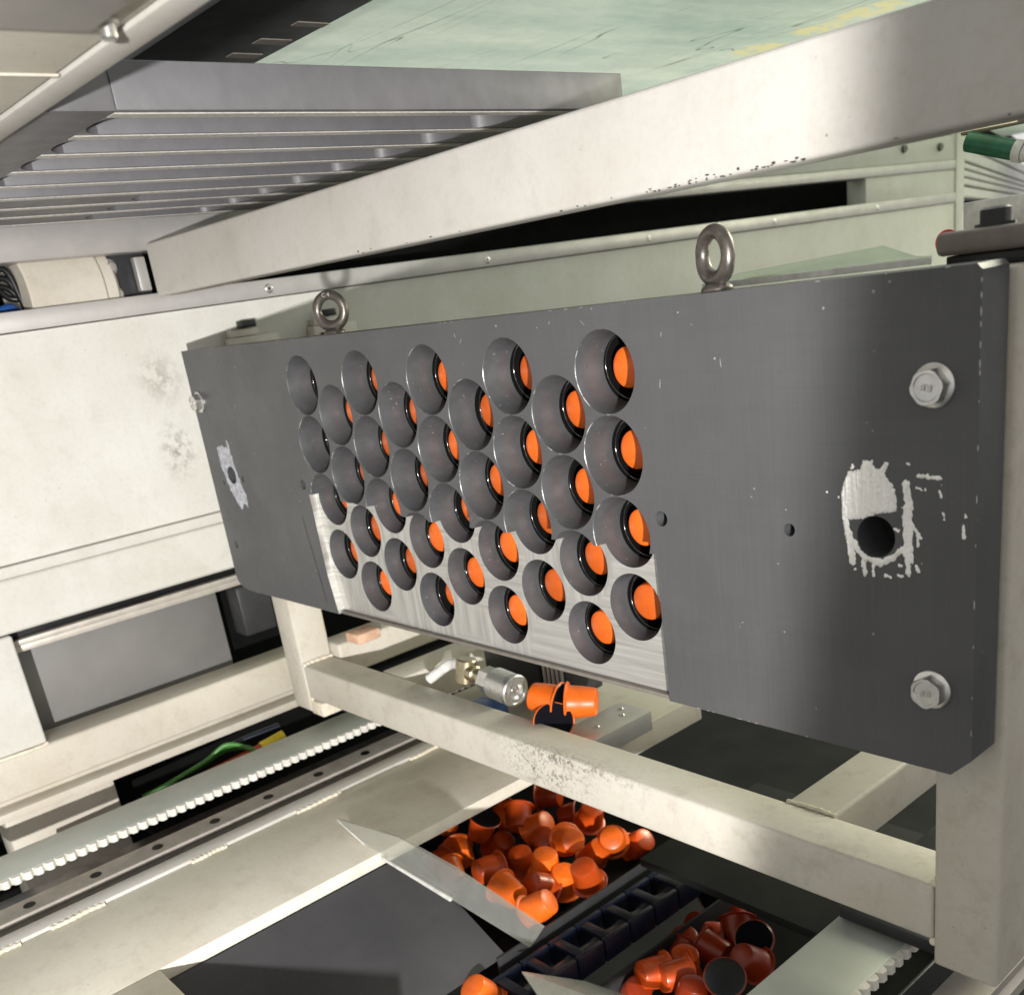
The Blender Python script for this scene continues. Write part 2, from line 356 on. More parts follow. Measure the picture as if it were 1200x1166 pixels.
def tube(pts, r, n=12, closed=True):
    b = bmesh.new(); rings = []
    P = [Vector(p) for p in pts]
    x = None
    for k, p in enumerate(P):
        d = (P[min(k + 1, len(P) - 1)] - P[max(k - 1, 0)]).normalized()
        if x is None: x = (Vector((0, 0, 1)) if abs(d.z) < 0.9 else Vector((1, 0, 0))).cross(d).normalized()
        x = (x - d * x.dot(d)).normalized(); y = d.cross(x)
        rr = r[k] if isinstance(r, (list, tuple)) else r
        rings.append([b.verts.new(p + (x * math.cos(2 * math.pi * i / n) + y * math.sin(2 * math.pi * i / n)) * rr) for i in range(n)])
    for a, c in zip(rings, rings[1:]):
        for i in range(n): j = (i + 1) % n; b.faces.new((a[i], a[j], c[j], c[i]))
    b.faces.new(rings[0][::-1]); b.faces.new(rings[-1]); return b
def smooth_path(pts, n=8):
    P = [Vector(p) for p in pts]; P = [P[0] * 2 - P[1]] + P + [P[-1] * 2 - P[-2]]; out = []
    for i in range(1, len(P) - 2):
        for k in range(n):
            t = k / n
            out.append(0.5 * ((2 * P[i]) + (-P[i - 1] + P[i + 1]) * t + (2 * P[i - 1] - 5 * P[i] + 4 * P[i + 1] - P[i + 2]) * t * t + (-P[i - 1] + 3 * P[i] - 3 * P[i + 1] + P[i + 2]) * t ** 3))
    out.append(P[-2]); return out
def prism(pts, d):
    """closed prism: polygon pts (3-D) extruded by vector d"""
    b = bmesh.new(); d = Vector(d)
    a = [b.verts.new(p) for p in pts]; c = [b.verts.new(Vector(p) + d) for p in pts]
    b.faces.new(a); b.faces.new(c[::-1]); n = len(a)
    for i in range(n): b.faces.new((a[i], a[(i + 1) % n], c[(i + 1) % n], c[i]))
    return b
def text_mesh(s, size, depth):
    cu = bpy.data.curves.new('t', 'FONT'); cu.body = s; cu.size = size; cu.extrude = depth; cu.align_x = 'CENTER'; cu.align_y = 'CENTER'; cu.resolution_u = 3
    o = bpy.data.objects.new('t', cu); COL.objects.link(o)
    dg = bpy.context.evaluated_depsgraph_get(); me = bpy.data.meshes.new_from_object(o.evaluated_get(dg))
    bm = bmesh.new(); bm.from_mesh(me); bpy.data.objects.remove(o); bpy.data.curves.remove(cu); bpy.data.meshes.remove(me)
    return bm

# ------------------------------------------------------------------ setting
bm = bmesh.new(); add_box(bm, -2500, 2500, -900, 5000, -760, -750)
tag(obj('floor', bm, MA['floor']), 'near-black floor deep below the machine frame', None, None, 'structure')

# ------------------------------------------------------------------ long housing on the left and behind
zt = lambda co: 0.011 * (co.y + 150)
hs = thing('machine_housing', 'long cream machine housing with aluminium edge strip running away behind the grey plate', 'machine housing', (-300, 0, -200))
box('upper_panel', (-340, -300, -420, 1765, -139.5, 78, ), MA['wall'], hs, 0.6, fz=lambda co: zt(co) if co.z > 0 else 0)
box('ledge', (-340, -294, -420, 300, -152, -140.5), MA['wall'], hs, 1.2)
box('lower_panel', (-340, -298, -420, 300, -209, -153), MA['wall'], hs, 5, seg=4)
st = box('edge_strip', (-330, -296.5, -420, 1765, 79, 98), MA['alu'], hs, 0.8, fz=zt)
for y in (150, 480, 804, 1130, 1460):
    b = lathe([(0, 0.0), (1.3, 0), (1.6, 0.8), (4.2, 0.8), (5.0, 0.3), (5.2, 0)], 20)
    bm = bmesh.new(); append(bm, b, frame_axis((-296.5, y, 88 + 0.011 * (y + 150)), (1, 0, 0)))
    obj('screw', bm, MA['steel'], st, 40)
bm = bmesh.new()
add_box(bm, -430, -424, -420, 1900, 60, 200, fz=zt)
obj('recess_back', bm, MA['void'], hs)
box('slot_end_panel', (-340, -300, 1425, 1765, 98.5, 141.5), MA['wall'], hs, 0.6, fz=zt)
box('head_panel', (-340, -300, 150, 1765, 160, 215), MA['wall'], hs, 0.6, fz=zt)
box('head_strip', (-330, -297, 150, 1765, 142, 159), MA['alu'], hs, 0.8, fz=zt)
box('corner_post', (-345, -296, 1766, 1800, -20, 240), MA['wall'], hs, 2)
tr = box('top_rail', (-345, -296, -420, 149, 142, 176), MA['alu'], hs, 1.5)
for y in (1560, 1700):
    bm = bmesh.new(); append(bm, lathe([(0, 0.0), (2, 0.0), (3, 5), (7, 5), (8, 0)], 16), frame_axis((-299, y, 205), (1, 0, 0)))
    obj('bolt', bm, MA['raildark'], hs, 40)
# lower window frame of the housing
box('window_jamb', (-340, -297, -420, -226, -333, -210), MA['wall'], hs, 3, seg=3)
bm = bmesh.new(); add_box(bm, -345, -296, -420, 90, -380, -334, 4, 3); obj('sill_beam', bm, MA['cover'], hs, 40)
bm = bmesh.new(); add_box(bm, -340, -286, -420, 90, -398, -388, 1.5); add_box(bm, -345, -310, -420, 90, -389, -379, 1); obj('sill_lip', bm, MA['cover'], hs, 40)
bm = bmesh.new()
pts = smooth_path([(-296, -420, -334), (-296, -300, -333.5), (-295.5, -240, -334), (-297, -226, -333)], 6)
append(bm, tube(pts, 2.2, 8)); obj('weld_bead', bm, MA['weld'], hs, 60)
box('window_seal', (-352, -330, -226, 60, -222, -209.5), MA['black'], hs, 1)
box('glazing_profile', (-352, -322, -226, 60, -229, -222.5), MA['rail'], hs, 1.2)
box('glazing_profile', (-352, -326, -226, 60, -237, -229.4), MA['rail'], hs, 1.2)
box('inner_panel', (-372, -366, -260, 26, -350, -230), MA['greyglass'], hs, 0.5)
box('dark_box', (-350, -318, 32, 75, -300, -238), MA['darkgrey'], hs, 3)
box('recess_back', (-420, -414, -260, 400, -420, -200), MA['void'], hs, 0)
box('leg', (-345, -300, -292, -172, -640, -399), MA['cover'], hs, 4)

# mounts clamped on the housing behind the plate
for i, (y, lab) in enumerate(((108, 'small cream mounting block with dark nut left of the first eyebolt'), (215, 'small cream mounting block with dark nut seen through the first eyebolt'))):
    t = thing('mounting_block', lab, 'mounting block', (-298, y, 45), 'mounting blocks on the housing behind the plate')
    bm = bmesh.new(); add_box(bm, -299, -282, y - 26, y + 34, 22, 44, 1); add_box(bm, -299, -286, y - 22, y + 12, 44.5, 52, 1); obj('block', bm, MA['cream'], t, 40)
    box('nut', (-298, -284, y - 8, y + 10, 53, 61), MA['black'], t, 1)
    box('nut', (-281.5, -278, y - 18, y - 2, 26, 36), MA['black'], t, 0.5)

# drum, plate and cables seen through the slot under the ribbed block
t = thing('roller_drum', 'cream round drum end seen through the slot left of the big beam', 'drum', (-350, -60, 80))
bm = bmesh.new(); append(bm, lathe([(0, -46), (44, -46), (46, -44), (46, 30), (43, 33), (43, 44), (38, 48), (0, 48)], 40), frame_axis((-352, -62, 112), (0, 1, 0)))
obj('drum', bm, MA['cover'], t, 35)
t = thing('coupling_plate', 'dark scalloped plate with two bolts beside the cream drum', 'plate', (-345, 0, 80))
bm = bmesh.new(); add_box(bm, -330, -324, -26, 24, 86, 146, 1); obj('plate_body', bm, MA['darkgrey'], t, 40)
for z in (131, 104):
    bm = bmesh.new(); append(bm, lathe([(0, 9), (4.6, 9), (5.2, 8), (5.2, 2), (8, 2), (8, 0)], 18), frame_axis((-323.5, -16, z), (1, 0, 0)))
    obj('bolt', bm, MA['steel'], t, 40)
box('end_stop', (-322, -312, 8, 20, 104, 138), MA['alu'], t, 1)
t = thing('cable_bundle', 'dark and blue cables in the slot at the far left edge', 'cables', (-340, -140, 90))
bm = bmesh.new()
for k in range(4):
    append(bm, tube(smooth_path([(-345 + 6 * k, -175 + 8 * k, 92 + 4 * k), (-340, -150 + 6 * k, 116 + 3 * k), (-335 - 3 * k, -118, 140 - 9 * k), (-340, -105, 98 + 4 * k)], 6), 3.2, 10))
obj('cable', bm, MA['black'], t, 60)
bm = bmesh.new(); append(bm, tube(smooth_path([(-335, -170, 108), (-330, -145, 100), (-332, -122, 103), (-340, -112, 96)], 6), 4, 10)); obj('blue_cable', bm, MA['blue'], t, 60)

# ------------------------------------------------------------------ big cream beam across the top
t = thing('top_beam', 'large pale cream square beam with chipped lower edge crossing above the grey plate', 'beam', (-268, 5, 95))
bm = bmesh.new(); add_box(bm, -268, 900, 5, 34, 95, 146.5, 2.6, 3)
obj('beam_body', bm, MA['beam'], t, 40)
box('end_cap', (-270.5, -268.3, 7, 32, 97, 144.5), MA['beam'], t, 0.6)
bm = bmesh.new()                                                   # rows of small paint chips along the lower front edge
rnd = random.Random(3)
for k in range(52):
    x = rnd.choice((438, 470, 505)) + rnd.gauss(0, 9) if k < 34 else rnd.uniform(80, 650); z = 95.6 + abs(rnd.gauss(0, 1.0)); w = rnd.uniform(0.4, 1.9); h = rnd.uniform(0.3, 0.9)
    p = []
    n = 7
    for i in range(n):
        a = 2 * math.pi * i / n; q = rnd.uniform(0.6, 1.1); p.append((x + math.cos(a) * w * q, 4.82 + max(0, 97.3 - z) * 0.55, z + math.sin(a) * h * q))
    append(bm, prism(p, (0, 0.5, 0)))
obj('paint_chip', bm, MA['raildark'], t)['kind'] = 'stuff'

# ------------------------------------------------------------------ ribbed slotted block, upper left
t = thing('slotted_block', 'grey metal block with long parallel slots on its underside, above the beam', 'slotted plate', (-20, 0, 170))
bm = bmesh.new(); add_box(bm, -282, 244, -212, 182, 186, 194, 0.5); obj('backing_plate', bm, MA['rib'], t, 40)
bm = bmesh.new(); add_box(bm, -282, 244, -262, -212, 170, 194, 0.5); 
obj('end_block', bm, MA['rib'], t, 40)
xs = [240, 178, 118, 56, -8, -72, -132, -190, -250]
for i, x in enumerate(xs):
    w = 12
    y1 = 182 if i == 0 else 108 + 6 * (i % 2) - i * 2
    y1 = 182
    bm = bmesh.new(); add_box(bm, x - w, x + (4.5 if i == 0 else 0), -211.8, y1 + (0.6 if i == 0 else 0), 170.3, 194.3 if i == 0 else 185.8, 0.8)
    rb = obj('rib', bm, MA['rib'], t, 40)
    box('lit_rim', (x - w + 1, x - 0.8, -211.6, y1 - 1, 169.6, 170.2), MA['riblit'], rb, 0)
# slot ends: rounded fillets where each slot stops
for i in range(len(xs) - 1):
    xa, xb = xs[i + 1], xs[i] - 12
    for (yy, sgn) in ((-211.5, 1), (100 - 3 * i, -1)):
        bm = bmesh.new()
        if i >= 5 and sgn == 1: yy = -62
        rad = (xb - xa) / 2; cx = (xa + xb) / 2
        pts = [(xa, yy, 170.6), (xb, yy, 170.6)]
        arc = [(cx + rad * math.cos(math.pi * k / 12), yy + sgn * (14 - 14 * math.sin(math.pi * k / 12)), 170.6) for k in range(13)]
        poly = [(xb, yy, 170.6)] + arc[0:13] + [(xa, yy, 170.6)]
        q = []
        for p in poly:
            if not q or (Vector(p) - Vector(q[-1])).length > 0.05: q.append(p)
        append(bm, prism(q, (0, 0, 15)))
        far = -211.4 if sgn == 1 else 181.5
        if abs(far - yy) > 2:
            y0, y1 = sorted((far, yy - 0.05 * sgn)); add_box(bm, xa + 0.2, xb - 0.2, y0, y1, 170.6, 185.6)
        obj('slot_end', bm, MA['rib'], t, 30)

# dark cross bar and cream carriage underside, upper left
t = thing('dark_cross_bar', 'dark grey bar with rust marks crossing under the green sheet at top left', 'bar', (-100, -30, 250))
bm = bmesh.new(); add_box(bm, -700, 700, -86, 18, 250, 290, 2); obj('bar_body', bm, MA['darkgrey'], t, 40)
bm = bmesh.new()
for x, y, w in ((110, 5, 10), (60, 0, 14), (20, -2, 12)): add_box(bm, x, x + w, y - 16, y + 10, 249.2, 249.9, 0)
obj('worn_patch', bm, MA['taupe'], t)
t = thing('upper_carriage', 'cream carriage underside with grooved edge at the top left corner, blurred', 'carriage', (300, -350, 166))
bm = bmesh.new(); add_box(bm, -200, 800, -520, -273, 167, 215, 2); obj('carriage_body', bm, MA['cover2'], t, 40)
bm = bmesh.new(); add_box(bm, -200, 800, -271.5, -256, 166, 215, 1.5); obj('edge_rail', bm, MA['beam'], t, 40)
for x in (238, 334):
    bm = bmesh.new(); add_box(bm, x, x + 3, -400, -273.5, 165.6, 166.9, 0.4); obj('joint_ridge', bm, MA['cover'], t, 40)
t = thing('silver_bracket', 'blurred silver bracket with bolt at the top left corner', 'bracket', (420, -300, 150))
bm = bmesh.new(); add_box(bm, 424, 600, -470, -292, 160.5, 165.2, 1.8, 3); obj('bracket_body', bm, MA['alu'], t, 40)
bm = bmesh.new(); append(bm, lathe([(0, 5), (2.6, 5), (3.2, 4.4), (3.2, 0), (4.5, 0), (4.5, -1)], 20), frame_axis((420, -284, 164.8), (0, 0, -1))); obj('bolt', bm, MA['steel'], t, 40)

# green roof sheet
t = thing('roof_sheet', 'scratched translucent green plastic sheet above the machine with painted yellow light patches', 'plastic sheet', (0, 800, 300))
bm = bmesh.new(); bm.faces.new([bm.verts.new(p) for p in ((-1400, 20, 300), (340, 20, 300), (340, 3200, 300), (-1400, 3200, 300))]); obj('sheet', bm, MA['sheet'], t)

# ------------------------------------------------------------------ far right background: louvres, pipe, added glint bar, sign
D = Vector((-0.3515, 0.936, -0.005))
t = thing('louvre_panel', 'pale green lit louvre slats at the far right behind the beam', 'louvre', (-300, 1802, 100))
P0 = Vector((-298, 1802, 0))
nrm = Vector((D.y, -D.x, 0)).normalized()
for z0, z1 in ((206, 232), (178, 202), (163, 174), (148, 160), (132, 145), (108, 128)):
    b = prism([P0 + Vector((0, 0, z0)), P0 + Vector((0, 0, z1)), P0 + D * 2100 + Vector((0, 0, z1)), P0 + D * 2100 + Vector((0, 0, z0))], -nrm * 30)
    bmesh.ops.bevel(b, geom=b.edges[:], offset=2, segments=2, affect='EDGES')
    bm = bmesh.new(); append(bm, b); obj('slat', bm, MA['wall'], t, 40)
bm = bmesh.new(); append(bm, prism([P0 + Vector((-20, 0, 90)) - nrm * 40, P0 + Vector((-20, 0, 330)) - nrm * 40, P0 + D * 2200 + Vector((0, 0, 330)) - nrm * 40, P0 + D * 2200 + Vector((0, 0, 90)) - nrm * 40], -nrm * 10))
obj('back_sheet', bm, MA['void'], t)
t = thing('green_pipe', 'green pipe with pale collar at the far right under the beam', 'pipe', (450, 300, 105))
bm = bmesh.new(); append(bm, tube([(457, 300, 109), (490, 300, 98)], 6.5, 24)); obj('pipe', bm, MA['greenpipe'], t, 40)
bm = bmesh.new(); append(bm, tube([(490.5, 300, 97.9), (496, 300, 96.1)], 7.2, 24)); append(bm, tube([(496.5, 300, 95.9), (516, 300, 89.5)], 6.2, 24)); obj('collar', bm, MA['white'], t, 40)
t = thing('glint_bar', 'bright yellowish bar standing in for a reflection under the right end of the beam', 'glint', (470, 300, 121))
bm = bmesh.new(); append(bm, tube([(450, 292, 118.5), (494, 292, 118.0)], 3.4, 16)); obj('glint_tube', bm, MA['glow'], t, 40)
bm = bmesh.new(); add_box(bm, 448, 520, 306, 312, 114, 132, 1); obj('glint_back', bm, MA['taupe'], t, 40)
t = thing('cable_bracket', 'white bracket behind the dark clamp bolt at the right edge', 'bracket', (470, 300, 45))
bm = bmesh.new(); add_box(bm, 456, 520, 296, 304, 52, 70, 1); add_box(bm, 474, 520, 304.3, 312, 40, 69, 1); obj('bracket_body', bm, MA['white'], t, 40)
t = thing('round_sign', 'small round sign with red ring next to the clamp at the right', 'sign', (450, 300, 40))
bm = bmesh.new(); append(bm, lathe([(0, 0), (8, 0), (8, 1.5), (0, 1.5)], 32), frame_axis((449, 286, 45.5), (0.75, -0.66, 0))); obj('sign_face', bm, MA['white'], t, 40)
bm = bmesh.new(); append(bm, lathe([(6.3, 1.6), (8.6, 1.6), (8.6, 2.2), (6.3, 2.2), (6.3, 1.6)], 32), frame_axis((449, 286, 45.5), (0.75, -0.66, 0))); obj('red_ring', bm, MA['red'], t, 40)
t = thing('side_upright', 'dark narrow upright at the extreme right edge under the beam', 'upright', (510, 300, 0))
bm = bmesh.new(); add_box(bm, 503, 530, 318, 330, -60, 150, 1); obj('upright_body', bm, MA['taupe'], t, 40)
t = thing('acrylic_cover', 'clear greenish acrylic cover lying behind the plate top edge right of the second eyebolt', 'acrylic cover', (450, 200, 40))
bm = bmesh.new(); append(bm, prism([(430, 34, 40), (572, 34, 40), (550, 60, 40), (105, 790, 40), (330, 200, 40)], (0, 0, 4))); obj('cover_sheet', bm, MA['acrylic_green'], t)
bm = bmesh.new(); append(bm, prism([(430, 33.8, 40.4), (572, 33.8, 40.4), (572, 33.8, 43.4), (430, 33.8, 43.4)], (0, -1.2, 0))); obj('cover_edge', bm, MA['white'], t)

# ------------------------------------------------------------------ the gripper plate
pl = thing('gripper_plate', 'large dark grey gripper plate with 36 round countersunk holes and bare milled lower field', 'gripper plate', (190, 13, -216))
T_ = 26
bm = bmesh.new()
out = [(-233, 39.5), (-233, -203), (-230, -209), (-222, -213.5), (-208, -216.3), (603, -216.3), (614, -205.5), (614, 37), (611.5, 39.5)]
append(bm, prism([(x, 0, z) for x, z in out], (0, T_, 0)))
body = obj('plate_body', bm, [MA['plate'], MA['milled'], MA['cone'], MA['worn']], pl)
HP = 52.0; HC = 46.8225
holes = [(i * HC, -(j + 0.5 * (i % 2)) * HP, i, j) for i in range(9) for j in range(4)]
def cutter(name, bm, idx):
    for f in bm.faces:
        if f.material_index != 3: f.material_index = idx
    return obj(name, bm, [MA['plate'], MA['milled'], MA['cone'], MA['worn']], pl)
# pocket: bare aluminium field 7 mm deep, open at the bottom save for a thin lip
bm = bmesh.new()
ptop = [(-19, -230), (-20, -216), (-26.2, -178), (-27.2, -150), (-28.5, -99), (60, -104), (140, -111), (230, -112), (330, -113), (404, -114), (404.5, -230)]
append(bm, prism([(x, -5, z) for x, z in ptop], (0, 12, 0)))
cut1 = cutter('cut_pocket', bm, 1)
bm = bmesh.new()
for x, z, i, j in holes:
    r0 = 25.6; k = 0.245
    b = lathe([(0, -3), (r0 + 0.28, -3), (r0 + 0.28, 0.02), (r0 - 0.05, 0.42), (r0 - 15.5 * k, 15.5), (r0 - 15.5 * k, 30), (0, 30)], 72)
    for f in b.faces: f.material_index = 3 if f.calc_center_median().z < 0.4 else 2
    append(bm, b, Matrix(((1, 0, 0, x), (0, 0, 1, 0), (0, 1, 0, z), (0, 0, 0, 1))))
bmesh.ops.recalc_face_normals(bm, faces=bm.faces)
cut2 = cutter('cut_holes', bm, 2)
bm = bmesh.new()
for x, z, r, d in ((560.3, -88.8, 11, 40), (506.7, -89.5, 3.7, 14), (411.5, -90.1, 4.9, 14), (-182.7, -87.2, 8.5, 40), (-36.5, -90.1, 4.8, 14), (-213.1, -164.4, 4.2, 14), (-160, -90, 3.0, 14), (-206, -96, 2.4, 14)):
    append(bm, lathe([(0, -3), (r, -3), (r, d), (0, d)], 40), Matrix(((1, 0, 0, x), (0, 0, 1, 0), (0, 1, 0, z), (0, 0, 0, 1))))
cut3 = cutter('cut_small', bm, 2)
for c in (cut1, cut2, cut3):
    md = body.modifiers.new('b', 'BOOLEAN'); md.operation = 'DIFFERENCE'; md.object = c; md.solver = 'EXACT'; md.material_mode = 'INDEX'
dg = bpy.context.evaluated_depsgraph_get(); dg.update()
me = bpy.data.meshes.new_from_object(body.evaluated_get(dg)); body.modifiers.clear(); body.data = me
for c in (cut1, cut2, cut3): bpy.data.objects.remove(c)
bm = bmesh.new(); bm.from_mesh(me)
for f in bm.faces: f.smooth = True
for e in bm.edges:
    if len(e.link_faces) == 2 and e.calc_face_angle(0) > math.radians(20): e.smooth = False
bm.to_mesh(me); bm.free()
print('plate faces', len(me.polygons))
# lip left standing under the milled field, burrs at its ends
bm = bmesh.new(); add_box(bm, -17, 404, 2.0, 6.8, -216.2, -213.4, 0.3); obj('milling_lip', bm, MA['taupe'], pl, 40)
bm = bmesh.new()
for k in range(26):                       # torn swarf along the upper rim of the milled field
    x = rnd.uniform(-10, 400); hz = [h for h in holes if abs(h[0] - x) < 24.5 and h[1] < -90 and h[1] > -115]
    z = -105 - 6 * (x / 400) + rnd.uniform(-2, 2)
    ok = all((x - h[0]) ** 2 + (z - h[1]) ** 2 > 27.5 ** 2 for h in holes)
    if not ok: continue
    p = [(x + rnd.uniform(-3.5, 3.5), -0.7, z + rnd.uniform(-1.6, 1.6)) for _ in range(3)]
    append(bm, prism(p, (0, 2.4, 0)))
if len(bm.verts): obj('swarf', bm, MA['milled'], pl)['kind'] = 'stuff'
else: bm.free()

# bright nicks along the plate edges and a few dings on its face
bm = bmesh.new()
def nick(x, z, w, h, a=0.0):
    p = []
    for i in range(6):
        t = 2 * math.pi * i / 6; q = rnd.uniform(0.6, 1.15); u, v = math.cos(t) * w * q, math.sin(t) * h * q
        p.append((x + u * math.cos(a) - v * math.sin(a), -0.12, z + u * math.sin(a) + v * math.cos(a)))
    append(bm, prism(p, (0, 0.3, 0)))
for z in (31, 27, 20, 12, 4, -3, -9, -22, -40, -66, -90, -118, -141, -170, -190): nick(613.75, z + rnd.uniform(-2, 2), 0.28, rnd.uniform(0.8, 3.2))
for k in range(16): nick(rnd.uniform(-200, 600), 39.3, rnd.uniform(0.4, 2.0), 0.22)
for k in range(18): nick(rnd.uniform(410, 600) if k % 2 else rnd.uniform(-190, -30), -216.0, rnd.uniform(0.4, 1.8), 0.28)
for x, z, w, h, a in ((424, 20, 1.6, 0.22, 1.3), (462, 5, 0.9, 0.8, 0), (466, 2, 0.3, 3.0, 0.1), (420, -8, 0.25, 3.2, -0.15), (438, 31, 0.8, 0.4, 0.3), (447, 24, 0.5, 0.3, 0), (505, -78, 0.6, 0.5, 0), (498, -110, 0.4, 0.4, 0), (470, -150, 1.4, 0.2, 0.6),
                      (468, -153, 0.9, 0.2, 0.9), (520, -196, 0.5, 0.4, 0), (596, -60, 0.2, 0.9, 0), (330, 32, 1.2, 0.2, 0.8), (318, 30, 0.5, 0.4, 0), (236, 26, 2.6, 0.2, 0.9), (230, 30, 0.3, 2.0, 0.2), (-120, 20, 0.5, 0.5, 0), (-80, -20, 0.4, 0.4, 0), (-110, -170, 1.2, 0.2, 0.9), (-60, -150, 0.5, 0.4, 0), (-140, -60, 0.3, 0.3, 0), (360, 30.5, 3, 0.22, -0.7), (556, -30, 0.4, 0.3, 0)):
    nick(x, z, w, h, a)
obj('edge_nick', bm, MA['milled'], pl)['kind'] = 'stuff'
# long dull scrape left of the milled field
bm = bmesh.new(); append(bm, prism([(-52, -0.1, -122), (-50.6, -0.1, -121), (-38, -0.1, -205), (-39.2, -0.1, -207)], (0, 0.25, 0))); obj('scrape', bm, MA['darkgrey'], pl)

# sleeve behind each hole (black, glossy retaining ring)
b = bmesh.new(); append(b, lathe([(21.78, 22.2), (21.2, 22.2), (21.0, 34), (21.0, 58), (0, 58)], 40), Matrix(((1, 0, 0, 0), (0, 0, 1, 0), (0, 1, 0, 0), (0, 0, 0, 1))))
sl = obj('sleeve', b, MA['void'], pl, 30, local=True)
b = bmesh.new(); append(b, lathe([(21.15, 23.4), (20.6, 23.2), (20.2, 23.5), (20.1, 24.0), (20.3, 24.5), (21.1, 24.7)], 56), Matrix(((1, 0, 0, 0), (0, 0, 1, 0), (0, 1, 0, 0), (0, 0, 0, 1))))
rg = obj('retaining_ring', b, MA['gloss'], pl, 50, local=True)
P0_ = wloc(pl)
for k, (x, z, i, j) in enumerate(holes):
    for o in (sl, rg):
        c = o if k == 0 else o.copy()
        if k: COL.objects.link(c); c.parent = pl
        c.location = Vector((x, 0, z)) * S - P0_
        if o is rg: c.rotation_euler = (rnd.uniform(-0.04, 0.04), rnd.uniform(0, 6.28), rnd.uniform(-0.04, 0.04))

for (x, z, rr) in ((560.3, -88.8, 14), (-182.7, -87.2, 11)):
    box('hole_light_stop', (x - rr, x + rr, 26.2, 28.6, z - rr, z + rr), MA['black'], pl, 0)  # black square added behind the hole to stop light passing through
# bolts with washers
def bolt(x, z, rot):
    b = bmesh.new()
    append(b, lathe([(0, 2.0), (10.0, 2.0), (10.6, 1.5), (10.6, 0.0)], 48))
    m = frame_axis((x, 0, z), (0, -1, 0))
    bm = bmesh.new(); append(bm, b, m); wb = obj('bolt', bmesh_hex(x, z, rot), MA['steel'], pl, 32)
    obj('washer', bm, MA['steel'], wb, 40)
    tm = bmesh.new(); append(tm, text_mesh('8.8', 4.6, 0.3), frame_axis((x, -8.55, z), (0, -1, 0)) @ Matrix.Rotation(rot * 0.5 + 2.9, 4, 'Z'))
    obj('grade_mark', tm, MA['steel'], wb)
def bmesh_hex(x, z, rot):
    h = bmesh.new(); n = 6; R6 = 9.0
    def ring(r, zz, nn=36):
        out = []
        for k in range(nn):
            a = 2 * math.pi * k / nn; 
            hx = (R6 * math.cos(math.pi / 6)) / math.cos(((a) % (math.pi / 3)) - math.pi / 6)
            out.append(h.verts.new((min(hx, r) * math.cos(a + rot), min(hx, r) * math.sin(a + rot), zz)))
        return out
    rs = [ring(99, 2.1), ring(99, 7.0), ring(8.3, 8.2), ring(6.6, 8.2), ring(6.2, 7.7)]
    for a, c in zip(rs, rs[1:]):
        for k in range(36): h.faces.new((a[k], a[(k + 1) % 36], c[(k + 1) % 36], c[k]))
    h.faces.new(rs[-1]); h.faces.new(rs[0][::-1])
    bm = bmesh.new(); append(bm, h, frame_axis((x, 0, z), (0, -1, 0))); return bm
bolt(592, -12.4, 0.15); bolt(592.3, -168.4, 0.5); bolt(-217, -12, 0.3)

# eyebolts
def eyebolt(x, y, zrot, tilt):
    b = bmesh.new(); n1, n2 = 40, 14
    rings = []
    for i in range(n1):
        a = 2 * math.pi * i / n1; r = 3.9 + 0.7 * max(0, -math.sin(a))
        c = Vector((12.4 * math.cos(a), 0, 12.4 * math.sin(a))); d = Vector((math.cos(a), 0, math.sin(a)))
        rings.append([b.verts.new(c + d * r * math.cos(t) + Vector((0, r * math.sin(t), 0))) for t in [2 * math.pi * k / n2 for k in range(n2)]])
    for i in range(n1):
        for k in range(n2): b.faces.new((rings[i][k], rings[(i + 1) % n1][k], rings[(i + 1) % n1][(k + 1) % n2], rings[i][(k + 1) % n2]))
    m = Matrix.Translation((x, y, 39.5 + 18.6)) @ Matrix.Rotation(zrot, 4, 'Z') @ Matrix.Rotation(tilt, 4, 'X')
    bm = bmesh.new(); append(bm, b, m); e = obj('eyebolt', bm, MA['eyesteel'], pl, 60)
    bm = bmesh.new(); append(bm, lathe([(0, 4.5), (5.5, 4.5), (8.5, 2.2), (9, 1.2), (9, 0)], 32), Matrix.Translation((x, y, 39.6))); obj('collar', bm, MA['eyesteel'], e, 40)
    return e
e1_ = eyebolt(50, 13, 0.55, 0); e2_ = eyebolt(456.5, 13, -0.30, 0)
tm = bmesh.new(); append(tm, text_mesh('C 4', 5, 0.25), Matrix.Translation((50, 13, 39.5 + 18.6)) @ Matrix.Rotation(0.55, 4, 'Z') @ Matrix.Translation((0, -3.95, 12.4)) @ Matrix.Rotation(math.radians(90), 4, 'X'))
obj('stamped_mark', tm, MA['steel'], e1_)

